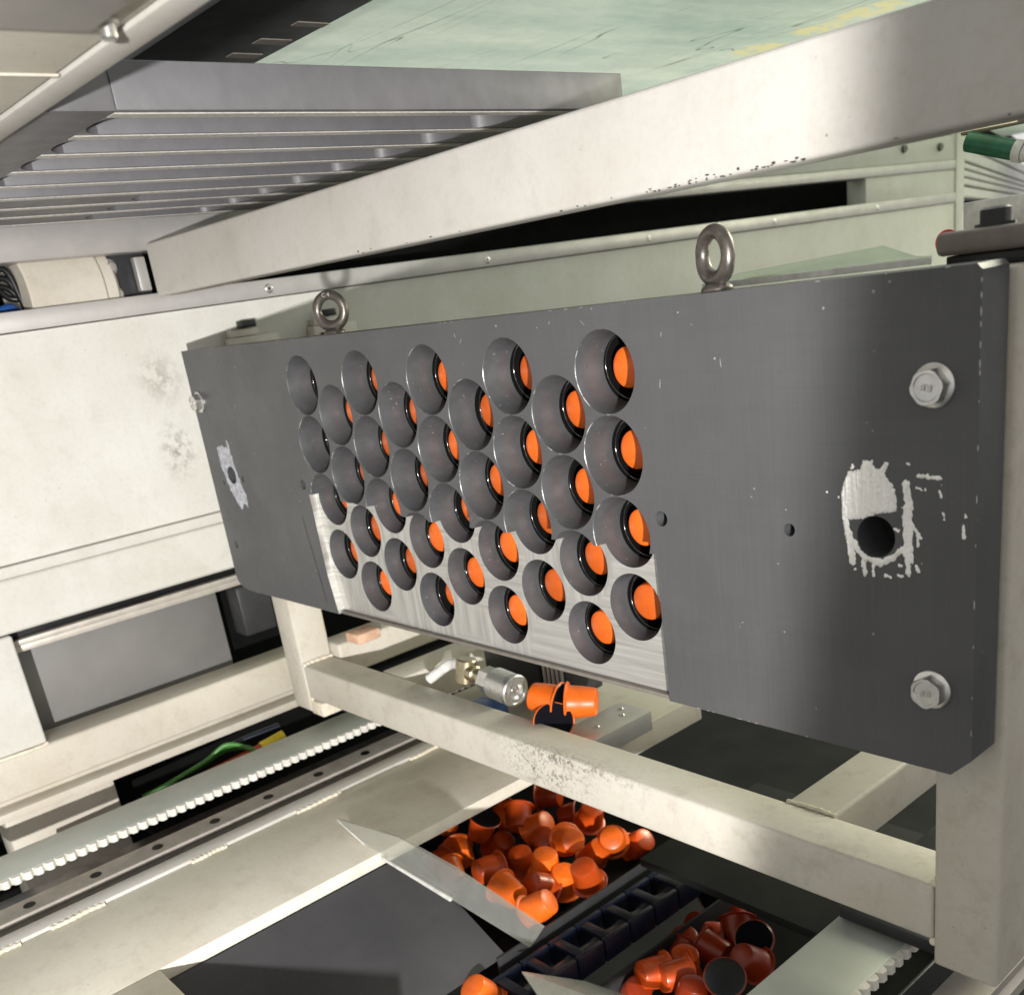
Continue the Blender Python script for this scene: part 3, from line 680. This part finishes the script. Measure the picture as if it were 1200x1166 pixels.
# grease smears (built as a thin ragged relief)
def seg_d(px, pz, a, b):
    ax, az = a; bx, bz = b; dx, dz = bx - ax, bz - az
    t = max(0, min(1, ((px - ax) * dx + (pz - az) * dz) / (dx * dx + dz * dz + 1e-9)))
    return math.hypot(px - ax - t * dx, pz - az - t * dz)
def in_poly(px, pz, poly):
    c = False; n = len(poly)
    for i in range(n):
        (x1, y1), (x2, y2) = poly[i], poly[i - 1]
        if (y1 > pz) != (y2 > pz) and px < (x2 - x1) * (pz - y1) / (y2 - y1) + x1: c = not c
    return c
def poly_sd(px, pz, poly):
    d = min(seg_d(px, pz, poly[i], poly[i - 1]) for i in range(len(poly))); return d if in_poly(px, pz, poly) else -d
def relief(name, x0, x1, z0, z1, step, sdf, hmax, mat, ragged=1.6, nfreq=0.45, base=0.0):
    nx = int((x1 - x0) / step); nz = int((z1 - z0) / step); F = {}
    for i in range(nx + 1):
        for k in range(nz + 1):
            x = x0 + i * step; z = z0 + k * step
            s = sdf(x, z)
            if s < -4: continue
            s += ragged * noise.noise((x * nfreq, z * nfreq * 0.7, 3)) + ragged * 0.5 * noise.noise((x * 1.5, z * 1.0, 8))
            if s > 0:
                ridge = 0.55 + 0.75 * noise.noise((x * 0.9, z * 0.05, 1)) + 0.35 * noise.noise((x * 0.6, z * 0.5, 5))
                F[(i, k)] = (s, -(0.02 + min(1, s / 1.3) * hmax * max(0.12, ridge)))
            else: F[(i, k)] = (s, min(0.5, -s * 0.7))
    bm = bmesh.new(); V = {}
    def vtx(i, k):
        if (i, k) not in V: V[(i, k)] = bm.verts.new((x0 + i * step, F[(i, k)][1], z0 + k * step))
        return V[(i, k)]
    for i in range(nx):
        for k in range(nz):
            q = ((i, k), (i + 1, k), (i + 1, k + 1), (i, k + 1))
            if all(a in F for a in q) and any(F[a][0] > 0 for a in q): bm.faces.new([vtx(*a) for a in q])
    o = obj(name, bm, mat, pl, 60)
    return o
GX, GZ = 560.3, -88.8
Z = lambda u, v: (GX + (u - 505) / 13.6, GZ - (v - 760) / 14.9 - (u - 505) / 13.6 * 0.04)
main_poly = [Z(*p) for p in ((235, 440), (262, 330), (300, 262), (385, 250), (410, 175), (480, 165), (505, 225), (560, 235), (590, 290), (640, 350), (665, 440), (665, 540), (590, 560), (500, 585), (470, 640), (400, 632), (330, 640), (270, 650), (235, 620))]
strokes = [((590, 190), (560, 240), 1.3), ((255, 600), (315, 1000), 1.7), ((300, 760), (320, 980), 1.5), ((735, 330), (760, 500), 2.0), ((745, 500), (755, 900), 2.6), ((755, 900), (750, 1015), 1.4),
           ((790, 640), (840, 720), 0.9), ((820, 700), (825, 790), 0.8), ((320, 830), (420, 930), 2.3), ((420, 930), (540, 965), 2.2), ((540, 965), (640, 905), 1.6), ((640, 905), (705, 830), 1.3),
           ((400, 930), (410, 1075), 1.3), ((485, 950), (480, 1080), 0.9), ((825, 260), (890, 250), 0.9), ((890, 262), (980, 262), 0.9), ((820, 345), (880, 360), 0.5), ((975, 355), (990, 400), 0.5), ((1000, 515), (1015, 565), 0.5),
           ((1145, 590), (1150, 680), 0.8), ((1155, 500), (1160, 520), 0.6), ((570, 1065), (615, 1065), 0.7), ((680, 1045), (710, 1045), 0.7), ((110, 450), (114, 455), 0.7), ((755, 175), (760, 182), 0.8), ((270, 210), (273, 215), 0.3),
           ((690, 960), (700, 965), 1.0), ((815, 950), (830, 985), 0.9), ((335, 1048), (345, 1050), 0.6), ((850, 910), (855, 930), 0.5), ((650, 680), (680, 690), 0.9), ((210, 470), (214, 480), 0.6), ((320, 240), (330, 225), 0.8)]
STR = [(Z(*a), Z(*b), w) for a, b, w in strokes]
def sdf_right(x, z):
    if math.hypot(x - GX, z - GZ) < 11.1: return -9
    s = poly_sd(x, z, main_poly)
    for a, b, w in STR:
        d = w - seg_d(x, z, a, b)
        if d > s: s = d
    return s
g = relief('grease_smear', 530, 612, -126, -38, 0.42, sdf_right, 1.5, MA['grease'], 1.0, 0.6)
g['label'] = 'thick white grease smeared round the large right hole'
MA['smear'] = flat('thin_blue_grey_smear', (0.36, 0.37, 0.41), 0.5, 0.1, 0.5, 260, 0.45, 0.6)
LX, LZ = -182.7, -87.2
lpoly = [(LX + a, LZ + b) for a, b in ((-20, 28), (-9, 30), (4, 28), (5, 35), (8, 33), (10, 12), (17, -12), (22, -20), (20, -32), (12, -28), (5, -36), (-4, -28), (-12, -14), (-21, 10))]
def sdf_left(x, z):
    if math.hypot(x - LX, z - LZ) < 8.7: return -9
    return poly_sd(x, z, lpoly) + 0.6
g = relief('worn_smear', -212, -154, -132, -46, 0.7, sdf_left, 0.35, MA['smear'], 2.2, 0.35)
g['label'] = 'thin bluish smear round the left hole'

# ------------------------------------------------------------------ orange capsules
def caps_prof():
    return [(0, -0.9), (9.6, -0.7), (10.8, -0.2), (11.6, 0.0), (12.5, 0.5), (13.0, 1.6), (14.7, 14), (15.3, 24.5), (15.9, 26.0), (18.2, 26.4), (18.9, 27.0), (18.9, 27.8), (18.2, 28.3), (15, 28.3), (15, 27.9)]
def capsule_meshes(matbody):
    """axis +Z points out of the small end (z = 0 is the small end, rim at z = -28)"""
    b = lathe([(r, -z) for r, z in caps_prof()], 36)
    return b
CAPG = 'orange capsules held in the holes of the grey plate'
capsule0 = None
def capsule(loc, axis, label, group, deep=False, dent=0.0):
    global capsule0
    key = 'dark' if deep == 2 else 'deep' if deep else 'bright'
    if key not in CAPS:
        b = capsule_meshes(None); me_o = obj('capsule_cup', b, MA[{'dark': 'orangeshade', 'deep': 'orangedim', 'bright': 'orange'}[key]], None, 35)
        l = bmesh.new(); append(l, lathe([(0, -28.2), (14, -28.5), (17.2, -28.9), (17.8, -28.4), (17.8, -28.32), (0, -28.0)], 36)); lo = obj('capsule_lid', l, MA['lid'], None, 40)
        CAPS[key] = (me_o.data, lo.data); bpy.data.objects.remove(me_o); bpy.data.objects.remove(lo)
    e = bpy.data.objects.new('coffee_capsule', None); COL.objects.link(e); e.empty_display_size = 0.005
    e.matrix_world = frame_axis(Vector(loc) * S, axis)
    tag(e, label, 'capsule', group)
    for nme, me in zip(('cup', 'lid'), CAPS[key]):
        c = bpy.data.objects.new(nme, me); COL.objects.link(c); c.parent = e
    return e
CAPS = {}
ORD = ['first', 'second', 'third', 'fourth', 'fifth', 'sixth', 'seventh', 'eighth', 'ninth']
ROW = ['top', 'second', 'third', 'bottom']
for x, z, i, j in holes:
    y = 20.0 + rnd.uniform(-1.5, 2.5)
    ax = Vector((rnd.uniform(-0.07, 0.07), -1, rnd.uniform(-0.07, 0.07)))
    lab = 'orange capsule seated in the %s hole of the %s column from the left' % (ROW[j], ORD[i])
    if (i, j) == (3, 3): y = 27; ax = Vector((0.12, -1, 0.1)); lab = 'orange capsule sitting deeper and askew in the bottom hole of the fourth column'
    capsule((x, y, z), ax, lab, CAPG)

P1 = [(-53,98,-504,0.66,-0.55,-0.51),(-4,112,-504,-0.37,-0.21,-0.91),(-29,163,-520,0.07,-0.92,-0.39),(16,150,-504,0.54,-0.60,-0.59),(41,159,-509,0.78,0.31,0.54),(64,147,-515,0.28,-0.53,0.80),(106,146,-499,0.86,-0.31,0.39),(72,211,-509,0.45,-0.10,0.89),(131,184,-509,0.55,-0.53,0.64),(66,108,-520,0.01,-0.13,0.99),(105,109,-509,0.21,-0.01,0.98),(67,61,-507,-0.17,-0.97,0.20),(122,45,-504,0.99,-0.02,-0.16),(125,81,-515,-0.03,-0.77,0.63),(131,110,-520,0.22,-0.03,0.97),(162,114,-504,0.10,-0.35,0.93),(172,42,-499,0.70,0.46,0.54),(-8,47,-520,-0.00,-0.99,0.13),(17,48,-525,0.86,-0.28,-0.42),(-17,228,-520,0.85,0.51,0.11),(-17,86,-530,0.92,-0.39,-0.03),(7,126,-530,0.63,0.14,0.77),(117,172,-525,0.63,0.14,0.77),(135,220,-530,0.76,0.08,0.65),(-99,172,-535,0.37,0.79,-0.49),(18,227,-535,-0.87,-0.41,-0.29)]
P2 = [(282,75,-545,-0.33,-0.92,0.21),(300,84,-545,-0.36,-0.92,0.15),(291,109,-550,0.22,-0.03,0.97),(262,142,-560,0.30,-0.11,0.95),(268,127,-565,0.15,-0.90,-0.40),(253,178,-565,-0.04,-0.73,0.68),(297,146,-555,0.97,0.12,-0.21),(298,182,-555,0.54,-0.60,-0.59),(262,222,-570,0.61,-0.52,-0.60),(340,143,-545,-0.13,-0.69,0.71),(351,94,-535,-0.40,0.35,-0.85),(330,74,-545,0.19,0.14,0.97),(241,222,-560,-0.32,0.60,-0.74),(168,241,-580,0.75,0.40,0.53),(325,172,-550,-0.36,0.47,-0.80),(276,56,-560,0.52,-0.01,0.85)]
def pile_label(p, cx, cy, where):
    a = Vector(p[3:6]); d = p[0] - cx, p[1] - cy
    pos = ('far ' if d[1] > 25 else 'near ' if d[1] < -25 else 'middle ') + ('right' if d[0] > 30 else 'left' if d[0] < -30 else 'centre')
    att = 'standing small end up' if a.z > 0.75 else 'with its rim side up' if a.z < -0.45 else 'lying end to the right' if a.x > 0.5 else 'lying end to the front' if a.y < -0.5 else 'lying tilted'
    return 'capsule %s, %s of the %s' % (att, pos, where)
G1 = 'orange capsules jumbled in the left bin'; G2 = 'orange capsules jumbled in the dark right bin'
L1 = {10: 'capsule end up between the tilted one and the far rimmed one, left bin', 23: 'small orange capsule alone at the far right end of the left bin', 13: 'orange capsule leaning between the tipped one and the upright ones, left bin', 4: 'capsule tucked under the rimmed capsule at the back of the left bin', 0: 'orange capsule with wide rim at the upper left corner of the left bin', 1: 'capsule showing its black lid beside the upper left corner of the left bin', 11: 'orange capsule lying on its side touching the acrylic divider',
      12: 'bright orange capsule tipped over at the front of the left bin', 16: 'orange capsule lying against the bin wall beside the black chain', 9: 'upright orange capsule in the middle of the left bin',
      17: 'orange capsule blurred behind the acrylic divider', 19: 'orange capsule at the back of the left bin right under the cream tube', 8: 'orange capsule standing end up beside the far right wall, left bin', 15: 'upright orange capsule at the right edge of the left bin'}
L2 = {8: 'deepest capsule at the back of the dim right bin pile', 14: 'capsule with dark lid at the far side of the dim right bin', 0: 'orange capsule nested into another at the front left of the right bin', 1: 'outer orange capsule that another is nested into, front of the right bin', 2: 'upright orange capsule beside the two nested ones in the right bin',
      10: 'capsule with its black lid up at the front of the right bin', 9: 'orange capsule against the white rack at the right bin edge', 13: 'lone dark orange capsule behind the black chain'}
for k, p in enumerate(P1):
    a = Vector(p[3:6])
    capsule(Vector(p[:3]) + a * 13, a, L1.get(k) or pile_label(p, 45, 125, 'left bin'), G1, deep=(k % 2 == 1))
for k, p in enumerate(P2):
    a = Vector(p[3:6])
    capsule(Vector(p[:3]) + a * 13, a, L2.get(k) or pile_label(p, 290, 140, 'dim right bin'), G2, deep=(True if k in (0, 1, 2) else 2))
a = R_ = Vector((-0.1, -0.5, 0.85))
capsule((203, -70, -508), a, 'single orange capsule at the lower frame edge left of the black chain', G1, deep=False)
# two capsules caught on the frame under the plate
CG = 'capsules caught on the metal block'
def rimcaps(p, d, label, **k):
    d = Vector(d).normalized(); capsule(Vector(p) + d * 28, d, label, CG, **k)
rimcaps((184, 100, -303), (0.80, 0.60, -0.05), 'orange capsule on the metal block under the plate, small end pointing right')
rimcaps((178, 96, -303), (-0.85, -0.35, 0.15), 'orange capsule lid to lid with another beside the silver fitting')
rimcaps((190, 76, -312), (-0.55, 0.45, -0.65), 'capsule showing its black lid just above the cross tube under the plate')

# ------------------------------------------------------------------ welded carrier frame under the plate
fr = thing('carrier_frame', 'welded dirty cream square tube frame carrying the grey plate', 'frame', (190, 47, -400))
box('post', (578.5, 618.5, 29, 69, -369, 36), MA['tube'], fr, 3.0, seg=3)
box('post', (-222, -183, 29, 69, -370, 36), MA['tube'], fr, 3.0, seg=3)
box('cross_tube', (-182.5, 578, 29.3, 68.5, -352, -312), MA['tubechip'], fr, 3.0, seg=3)
box('side_tube', (445, 485, 69, 420, -351, -312.2), MA['tube'], fr, 3.0, seg=3)
box('side_tube', (-80, -38, 69, 420, -351, -312.2), MA['tube'], fr, 3.0, seg=3)
box('side_tube', (-205, -165, 69.5, 420, -336, -297), MA['tube'], fr, 3.0, seg=3)
def weld(pts, r, name='weld_bead', par=fr):
    P = smooth_path(pts, 10); rr = [r * (1 + 0.25 * math.sin(i * 1.7) + 0.2 * noise.noise((i * 0.9, 0, 0))) for i in range(len(P))]
    bm = bmesh.new(); append(bm, tube([p + Vector((0, noise.noise((i, 1, 2)) * 0.8, noise.noise((i, 5, 2)) * 0.8)) for i, p in enumerate(P)], rr, 8)); return obj(name, bm, MA['weld'], par, 70)
weld([(-182, 30, -312), (-182, 45, -311), (-182, 68, -312)], 2.6)
weld([(-182, 30, -353), (-182, 50, -354), (-182, 68, -353)], 2.4)
weld([(578, 30, -311), (578, 45, -310), (578, 68, -311)], 2.2)
weld([(578, 30, -353), (577, 45, -355), (578, 66, -354)], 2.4)
weld([(486, 69, -312), (470, 69, -311), (446, 69, -312)], 1.5)
box('foot_plate', (-186, -160, 30, 60, -372, -355), MA['weld'], fr, 2)
t = thing('peach_block', 'small peach primed block behind the left frame post', 'block', (-150, 110, -300))
bm = bmesh.new(); add_box(bm, -164, -136, 80, 112, -296.5, -284, 3); obj('block', bm, MA['peach'], t, 40)
t = thing('corner_bracket', 'pale bracket stub under the plate beside the left post', 'bracket', (-120, 150, -260))
bm = bmesh.new(); add_box(bm, -150, -100, 120, 190, -275, -258, 2); obj('bracket_body', bm, MA['tube'], t, 40)

# top right clamp
t = thing('corner_clamp', 'taupe clamp bar with black bolt over the upper right plate corner', 'clamp', (600, 60, 36))
bm = bmesh.new(); add_box(bm, 567, 700, 46, 76, 42.5, 53.5, 3.0, 4); obj('clamp_bar', bm, MA['taupe'], t, 40)
bm = bmesh.new(); add_box(bm, 571, 640, 50, 72, 33, 42.2, 0.8); obj('clamp_block', bm, MA['black'], t, 40)
bm = bmesh.new(); append(bm, lathe([(0, 8.6), (5.5, 8.6), (7.2, 7.6), (7.2, 1.5), (9.5, 1.5), (9.5, 0)], 12), Matrix.Translation((591, 60, 53.6))); obj('clamp_bolt', bm, MA['black'], t, 30)

# ------------------------------------------------------------------ racks, rails, lower cover
def rack(name, x0, x1, ztop, y0, y1, label, th=9, pitch=10.4):
    t = thing(name, label, 'toothed rack', ((x0 + x1) / 2, 0, ztop - th), 'toothed racks running in depth')
    bm = bmesh.new(); pts = [(x0, y0, ztop)]
    y = y0; edge = [(x1 - 6, y0)]
    while y < y1 - pitch:
        edge += [(x1 - 6, y + 0.9), (x1 - 0.2, y + pitch * 0.30), (x1, y + pitch * 0.34), (x1, y + pitch * 0.70), (x1 - 0.2, y + pitch * 0.74), (x1 - 6, y + pitch - 0.9)]
        y += pitch
    edge.append((x1 - 6, y1))
    zz = ztop
    base = bmesh.new(); add_box(base, x0, x1 - 6.1, y0, y1, zz - th, zz, 0.8); append(bm, base)
    o = obj('rack_body', bm, MA['rack'], t, 40)
    bm = bmesh.new(); y = y0
    while y < y1 - pitch:
        append(bm, prism([(x1 - 6.3, y + 0.2, zz - 0.4), (x1 - 4.6, y + 0.9, zz - 0.4), (x1 - 2.0, y + pitch * 0.24, zz - 0.4), (x1 - 1.2, y + pitch * 0.33, zz - 0.4), (x1 - 1.2, y + pitch * 0.67, zz - 0.4), (x1 - 2.0, y + pitch * 0.76, zz - 0.4), (x1 - 4.6, y + pitch - 0.9, zz - 0.4), (x1 - 6.3, y + pitch - 0.2, zz - 0.4)], (0, 0, -(th - 1.2)))); y += pitch
    o = obj('teeth', bm, MA['weld'] if False else MA['rackteeth'], t); o['kind'] = 'stuff'
    return t
MA['rackteeth'] = flat('pale_belt_teeth', (0.60, 0.58, 0.53), 0.5, 0, 0.4, 100, 0.15, 0.2)
rack('toothed_rack', -207, -147, -396, -420, 330, 'grey green toothed bar at the left running under the left frame post')
rack('toothed_rack', 484, 543, -396, -260, 330, 'grey green toothed bar at the lower right beside the dark bin')

def rail(x0, x1, ztop, y0, y1, label, hy):
    t = thing('guide_rail', label, 'guide rail', ((x0 + x1) / 2, 0, ztop - 20), 'guide rails with countersunk bolt holes')
    w = x1 - x0
    prof = [(x0, ztop), (x1, ztop), (x1, ztop - 5), (x1 - 3, ztop - 8), (x1 - 3, ztop - 13), (x1 + 1, ztop - 17), (x1 + 1, ztop - 26), (x0 - 1, ztop - 26), (x0 - 1, ztop - 17), (x0 + 3, ztop - 13), (x0 + 3, ztop - 8), (x0, ztop - 5)]
    bm = bmesh.new(); append(bm, prism([(x, y0, z) for x, z in prof], (0, y1 - y0, 0))); r = obj('rail_body', bm, MA['rail'], t, 30)
    for y in hy:
        bm = bmesh.new(); append(bm, lathe([(0, 0.05), (4.9, 0.05), (5.2, 0.3), (5.5, 0.3), (5.8, 0)], 24), Matrix.Translation(((x0 + x1) / 2, y, ztop + 0.02))); obj('bolt_hole', bm, MA['black'], t, 40)
    return t
rail(-166, -136, -430, -420, 400, 'long steel guide rail with bolt holes along the left rack', [-383 + 64.3 * k for k in range(12)])
rail(556, 586, -430, -320, 400, 'dark steel guide rail at the lower right corner below the post', [-200 + 64.3 * k for k in range(9)])
t = thing('rail_bed', 'dark oily ledge with rust stains between guide rail and cream cover', 'rail bed', (-120, 0, -470))
bm = bmesh.new(); add_box(bm, -240, -131, -420, 400, -480, -457, 1); add_box(bm, -133, -117, -420, 400, -456.5, -445, 1); obj('bed', bm, MA['raildark'], t, 40)
bm = bmesh.new(); add_box(bm, -134, -130.5, -420, 400, -444, -440, 0.5); add_box(bm, -127, -123, -420, 400, -444, -438, 0.5); obj('wiper_strip', bm, MA['raildark'], t, 40)

cv = thing('lower_cover', 'wide cream sheet cover with weld seams left of the capsule bin', 'cover', (-30, 0, -440))
box('weld_strip', (-115, -93, -420, 400, -445, -429.5), MA['beam'], cv, 1.5)
bm = bmesh.new(); add_box(bm, -92.5, 56, -420, 330, -447, -433, 1.2); add_box(bm, 56.5, 420, -420, -276, -447, -433, 1.2); obj('cover_sheet', bm, MA['cover2'], cv, 40)
for y0, y1 in ((-395, -345), (-318, -268), (-180, -142), (-60, -5), (90, 140)):
    weld([(-92, y0, -432.5), (-91, (2 * y0 + y1) / 3, -432), (-92.5, (y0 + 2 * y1) / 3, -432), (-91.5, y1, -432.5)], 2.4, 'weld_bead', cv)

# grey slide inside the cover opening
t = thing('grey_slide', 'grey plastic slide dropping into the dark below the cream cover', 'slide', (90, -160, -500))
bm = bmesh.new(); append(bm, prism([(57, -275, -448), (57, -20, -448), (189, -20, -512), (189, -275, -512)], (2, 0, 2))); obj('slide_face', bm, MA['slide'], t)
bm = bmesh.new(); add_box(bm, 193, 420, -275, -270, -600, -448, 0.5); obj('front_wall', bm, MA['void'], t)
t = thing('acrylic_divider', 'clear acrylic divider with bright lower edge between slide and capsule bin', 'acrylic divider', (120, -52, -440))
Pd = [(-18, -52, -419), (102, -52, -401), (194, -52, -393), (262, -52, -392), (295, -52, -418), (227, -52, -450), (166, -52, -441), (45, -52, -438)]
Pd = [(-18, -52, -420), (95, -52, -402), (180, -52, -404), (293, -52, -418), (272, -52, -446), (166, -52, -441), (45, -52, -437)]
bm = bmesh.new(); append(bm, prism(Pd, (0, 3, 0))); obj('divider_sheet', bm, MA['acrylic'], t)
bm = bmesh.new(); append(bm, tube([(-18, -51.5, -421), (45, -51.5, -438), (166, -51.5, -442)], [0.7, 1.6, 2.4], 8)); obj('divider_edge', bm, MA['white'], t, 60)

# bins
def bin_(label, x0, x1, y0, y1, zb, zt_, back=True):
    t = thing('capsule_bin', label, 'bin', ((x0 + x1) / 2, (y0 + y1) / 2, zb), 'black bins under the frame')
    box('bin_floor', (x0, x1, y0, y1, zb - 4, zb), MA['void'], t, 0)
    box('bin_wall', (x1, x1 + 3, y0, y1, zb, zt_), MA['darkgrey'], t, 0.8)
    box('bin_wall', (x0 - 3, x0 - 0.2, y0, y1, zb, zt_), MA['darkgrey'], t, 0.8)
    box('bin_wall', (x0, x1, y1, y1 + 3, zb, zt_), MA['darkgrey'], t, 0.8)
    return t
bin_('black bin under the left half of the frame filled with orange capsules', -120, 189, -30, 330, -545, -508)
bin_('black bin at the lower right holding dim orange capsules', 264, 470, 20, 360, -585, -540)
t = thing('energy_chain', 'dark blue plastic cable chain running between the two capsule bins', 'cable chain', (220, 50, -540))
y = -120; k = 0
while y < 240:
    bm = bmesh.new()
    add_box(bm, 203, 208, y, y + 33, -538, -514, 0.8); add_box(bm, 240, 245, y, y + 33, -538, -514, 0.8)
    add_box(bm, 208.2, 239.8, y + 3, y + 13, -519, -514.5, 0.8); add_box(bm, 208.2, 239.8, y + 4, y + 12, -538, -534, 0.8); add_box(bm, 216, 226, y + 13.4, y + 32, -533, -529, 0.8)
    obj('chain_link', bm, MA['darkblue'], t, 40); y += 35; k += 1
bm = bmesh.new(); add_box(bm, 226, 236, -110, 230, -526, -521, 1); obj('inner_cable', bm, MA['slide'], t, 40)
t = thing('pale_flap', 'pale sheet flap at the bottom edge in front of the right bin', 'flap', (300, 0, -520))
bm = bmesh.new(); append(bm, prism([(228, -32, -505), (262, 10, -525), (330, 45, -545), (370, 20, -530), (300, -60, -500)], (0, 0, 2))); obj('flap_sheet', bm, MA['acrylic'], t)

# ------------------------------------------------------------------ bits on the frame under the plate
t = thing('air_fitting', 'silver ribbed pneumatic coupling with brass nut and white hose under the plate', 'fitting', (130, 90, -318))
def turned(prof, p, d, n=32, k=1.0): b = bmesh.new(); prof = [(x * k, z * k) for x, z in prof]; append(b, lathe(prof, n), frame_axis(p, d)); return b
fd = Vector((0.97, 0.02, -0.10)).normalized(); fp = Vector((90, 92, -300)); FS = 1.42
prof = [(0, 0)] + [(10.5, 0), (10.8, 0.6)]
z = 1.2
while z < 17: prof += [(11.2, z), (11.2, z + 0.8), (10.5, z + 1.1), (10.5, z + 1.5)]; z += 1.9
prof += [(11.4, 18), (11.4, 21), (10.6, 22), (9.0, 22), (8.2, 21), (7.6, 21), (7.0, 22.3), (5.6, 22.3), (4.4, 20), (2.6, 19.5), (2.2, 21), (0, 21.6)]
obj('coupling_body', turned(prof, fp, fd, 40, k=FS), MA['steel'], t, 30)
obj('hex_nut', turned([(0, -11), (8.6, -11), (9.6, -10), (9.6, -1), (8.6, 0), (0, 0)], fp - fd * 0.3, fd, 6, k=FS), MA['steel'], t, 20)
obj('brass_nut', turned([(0, -27), (5.4, -27), (6.2, -26), (6.2, -20), (5.2, -19), (5.2, -16), (6.2, -15), (6.2, -11.5), (0, -11.4)], fp, fd, 20, FS), MA['brass'], t, 30)
obj('elbow', turned([(0, -9), (6.4, -9), (7.2, -8), (7.2, 8), (6.4, 9), (0, 9)], fp - fd * 44, (0.1, 0.2, 1), 24, FS), MA['brass'], t, 30)
bm = bmesh.new(); q = fp - fd * 46; append(bm, tube(smooth_path([q, q + Vector((-12, 2, 3)), q + Vector((-26, 0, 1)), q + Vector((-46, -14, -14))], 8), 5.5, 16)); obj('hose', bm, MA['white'], t, 60)
t = thing('valve_block', 'blue and black valve block behind the silver fitting', 'valve', (70, 140, -335))
bm = bmesh.new(); add_box(bm, 56, 96, 72, 100, -345, -324, 2); obj('blue_base', bm, MA['blue'], t, 40)
bm = bmesh.new(); add_box(bm, 0, 90, 150, 210, -335, -286, 3); add_box(bm, 95, 130, 150, 200, -335, -292, 3); obj('valve_body', bm, MA['darkgrey'], t, 40)
for k in range(5):
    bm = bmesh.new(); add_box(bm, 97 + k * 6.5, 101 + k * 6.5, 148, 149.8, -330, -295, 0.5); obj('cooling_fin', bm, MA['alu'], t, 40)
obj('screw', turned([(0, 3), (7, 3), (8, 2), (8, 0)], (18, 170, -286), (0, 0, 1), 24), MA['black'], t, 40)
t = thing('metal_block', 'machined grey metal block with three screws under the middle of the plate', 'metal block', (195, 130, -345))
bm = bmesh.new(); add_box(bm, 181, 222, 78, 170, -350, -330, 0.8); obj('block_body', bm, MA['steelblock'] if 'steelblock' in MA else MA['alu'], t, 40)
for x, y in ((194, 158), (205, 148), (203, 116)):
    obj('screw', turned([(0, 1.4), (1.8, 1.2), (2.6, 0)], (x, y, -329.9), (0, 0, 1), 16), MA['steel'], t, 40)
t = thing('inner_tray', 'cream tray surface behind the cross tube under the plate', 'tray', (60, 200, -372))
bm = bmesh.new(); add_box(bm, -36, 206, 69, 260, -378, -352, 1.5); obj('tray_body', bm, MA['tube'], t, 40)
t = thing('dark_tray', 'dark sheet between the frame tubes at the right with a hex bolt', 'sheet', (520, 160, -390))
bm = bmesh.new(); add_box(bm, 486, 577, 69, 420, -395, -385, 1); obj('sheet_body', bm, MA['darkgrey'], t, 40)
obj('bolt', turned([(0, 9), (5.5, 9), (6.5, 8), (6.5, 2), (9, 2), (9, 0)], (520, 128, -385), (0, 0, 1), 6), MA['steel'], t, 20)
bm = bmesh.new(); add_box(bm, 236, 444, 120, 305, -470, -462, 0.5)
tag(obj('dark_void_sheet', bm, MA['floor'], None, 40), 'dark sheet standing in for the unlit void under the right half of the plate', 'dark sheet')  # dark sheet put where there is only unlit void

# cables under the left sill
t = thing('orange_cable', 'orange red cable with yellow tag under the left sill beam', 'cable', (-260, -60, -430))
bm = bmesh.new(); append(bm, tube(smooth_path([(-262, -260, -432), (-258, -160, -428), (-256, -90, -424), (-250, -20, -416), (-246, 14, -410)], 8), 6.0, 14)); obj('cable', bm, MA['redcable'], t, 60)
bm = bmesh.new(); append(bm, tube([(-249.5, -14, -414.8), (-246, 16, -409.5)], 7.2, 14)); obj('tag_sleeve', bm, MA['yellow'], t, 60)
tm = bmesh.new(); append(tm, text_mesh('P 1', 6, 0.2), Matrix.Translation((-242.5, 2, -405.2)) @ Matrix.Rotation(math.radians(90), 4, 'Z') @ Matrix.Rotation(math.radians(45), 4, 'X')); tm.free()
t = thing('green_cables', 'green and blue thin cables beside the orange cable', 'cables', (-275, -80, -430))
bm = bmesh.new()
for k in range(6): append(bm, tube(smooth_path([(-291 + 3 * k, -150, -432 + k), (-280 + 3 * k, -80, -420 + 2 * k), (-276 + 4 * k, -50, -412 + 3 * k), (-270 + 5 * k, -20, -416)], 6), 2.6, 8))
obj('cable', bm, MA['green'], t, 60)
bm = bmesh.new(); append(bm, tube(smooth_path([(-276, -45, -408), (-268, -15, -404), (-262, 20, -402)], 6), 4, 10)); obj('dark_cable', bm, MA['darkblue'], t, 60)
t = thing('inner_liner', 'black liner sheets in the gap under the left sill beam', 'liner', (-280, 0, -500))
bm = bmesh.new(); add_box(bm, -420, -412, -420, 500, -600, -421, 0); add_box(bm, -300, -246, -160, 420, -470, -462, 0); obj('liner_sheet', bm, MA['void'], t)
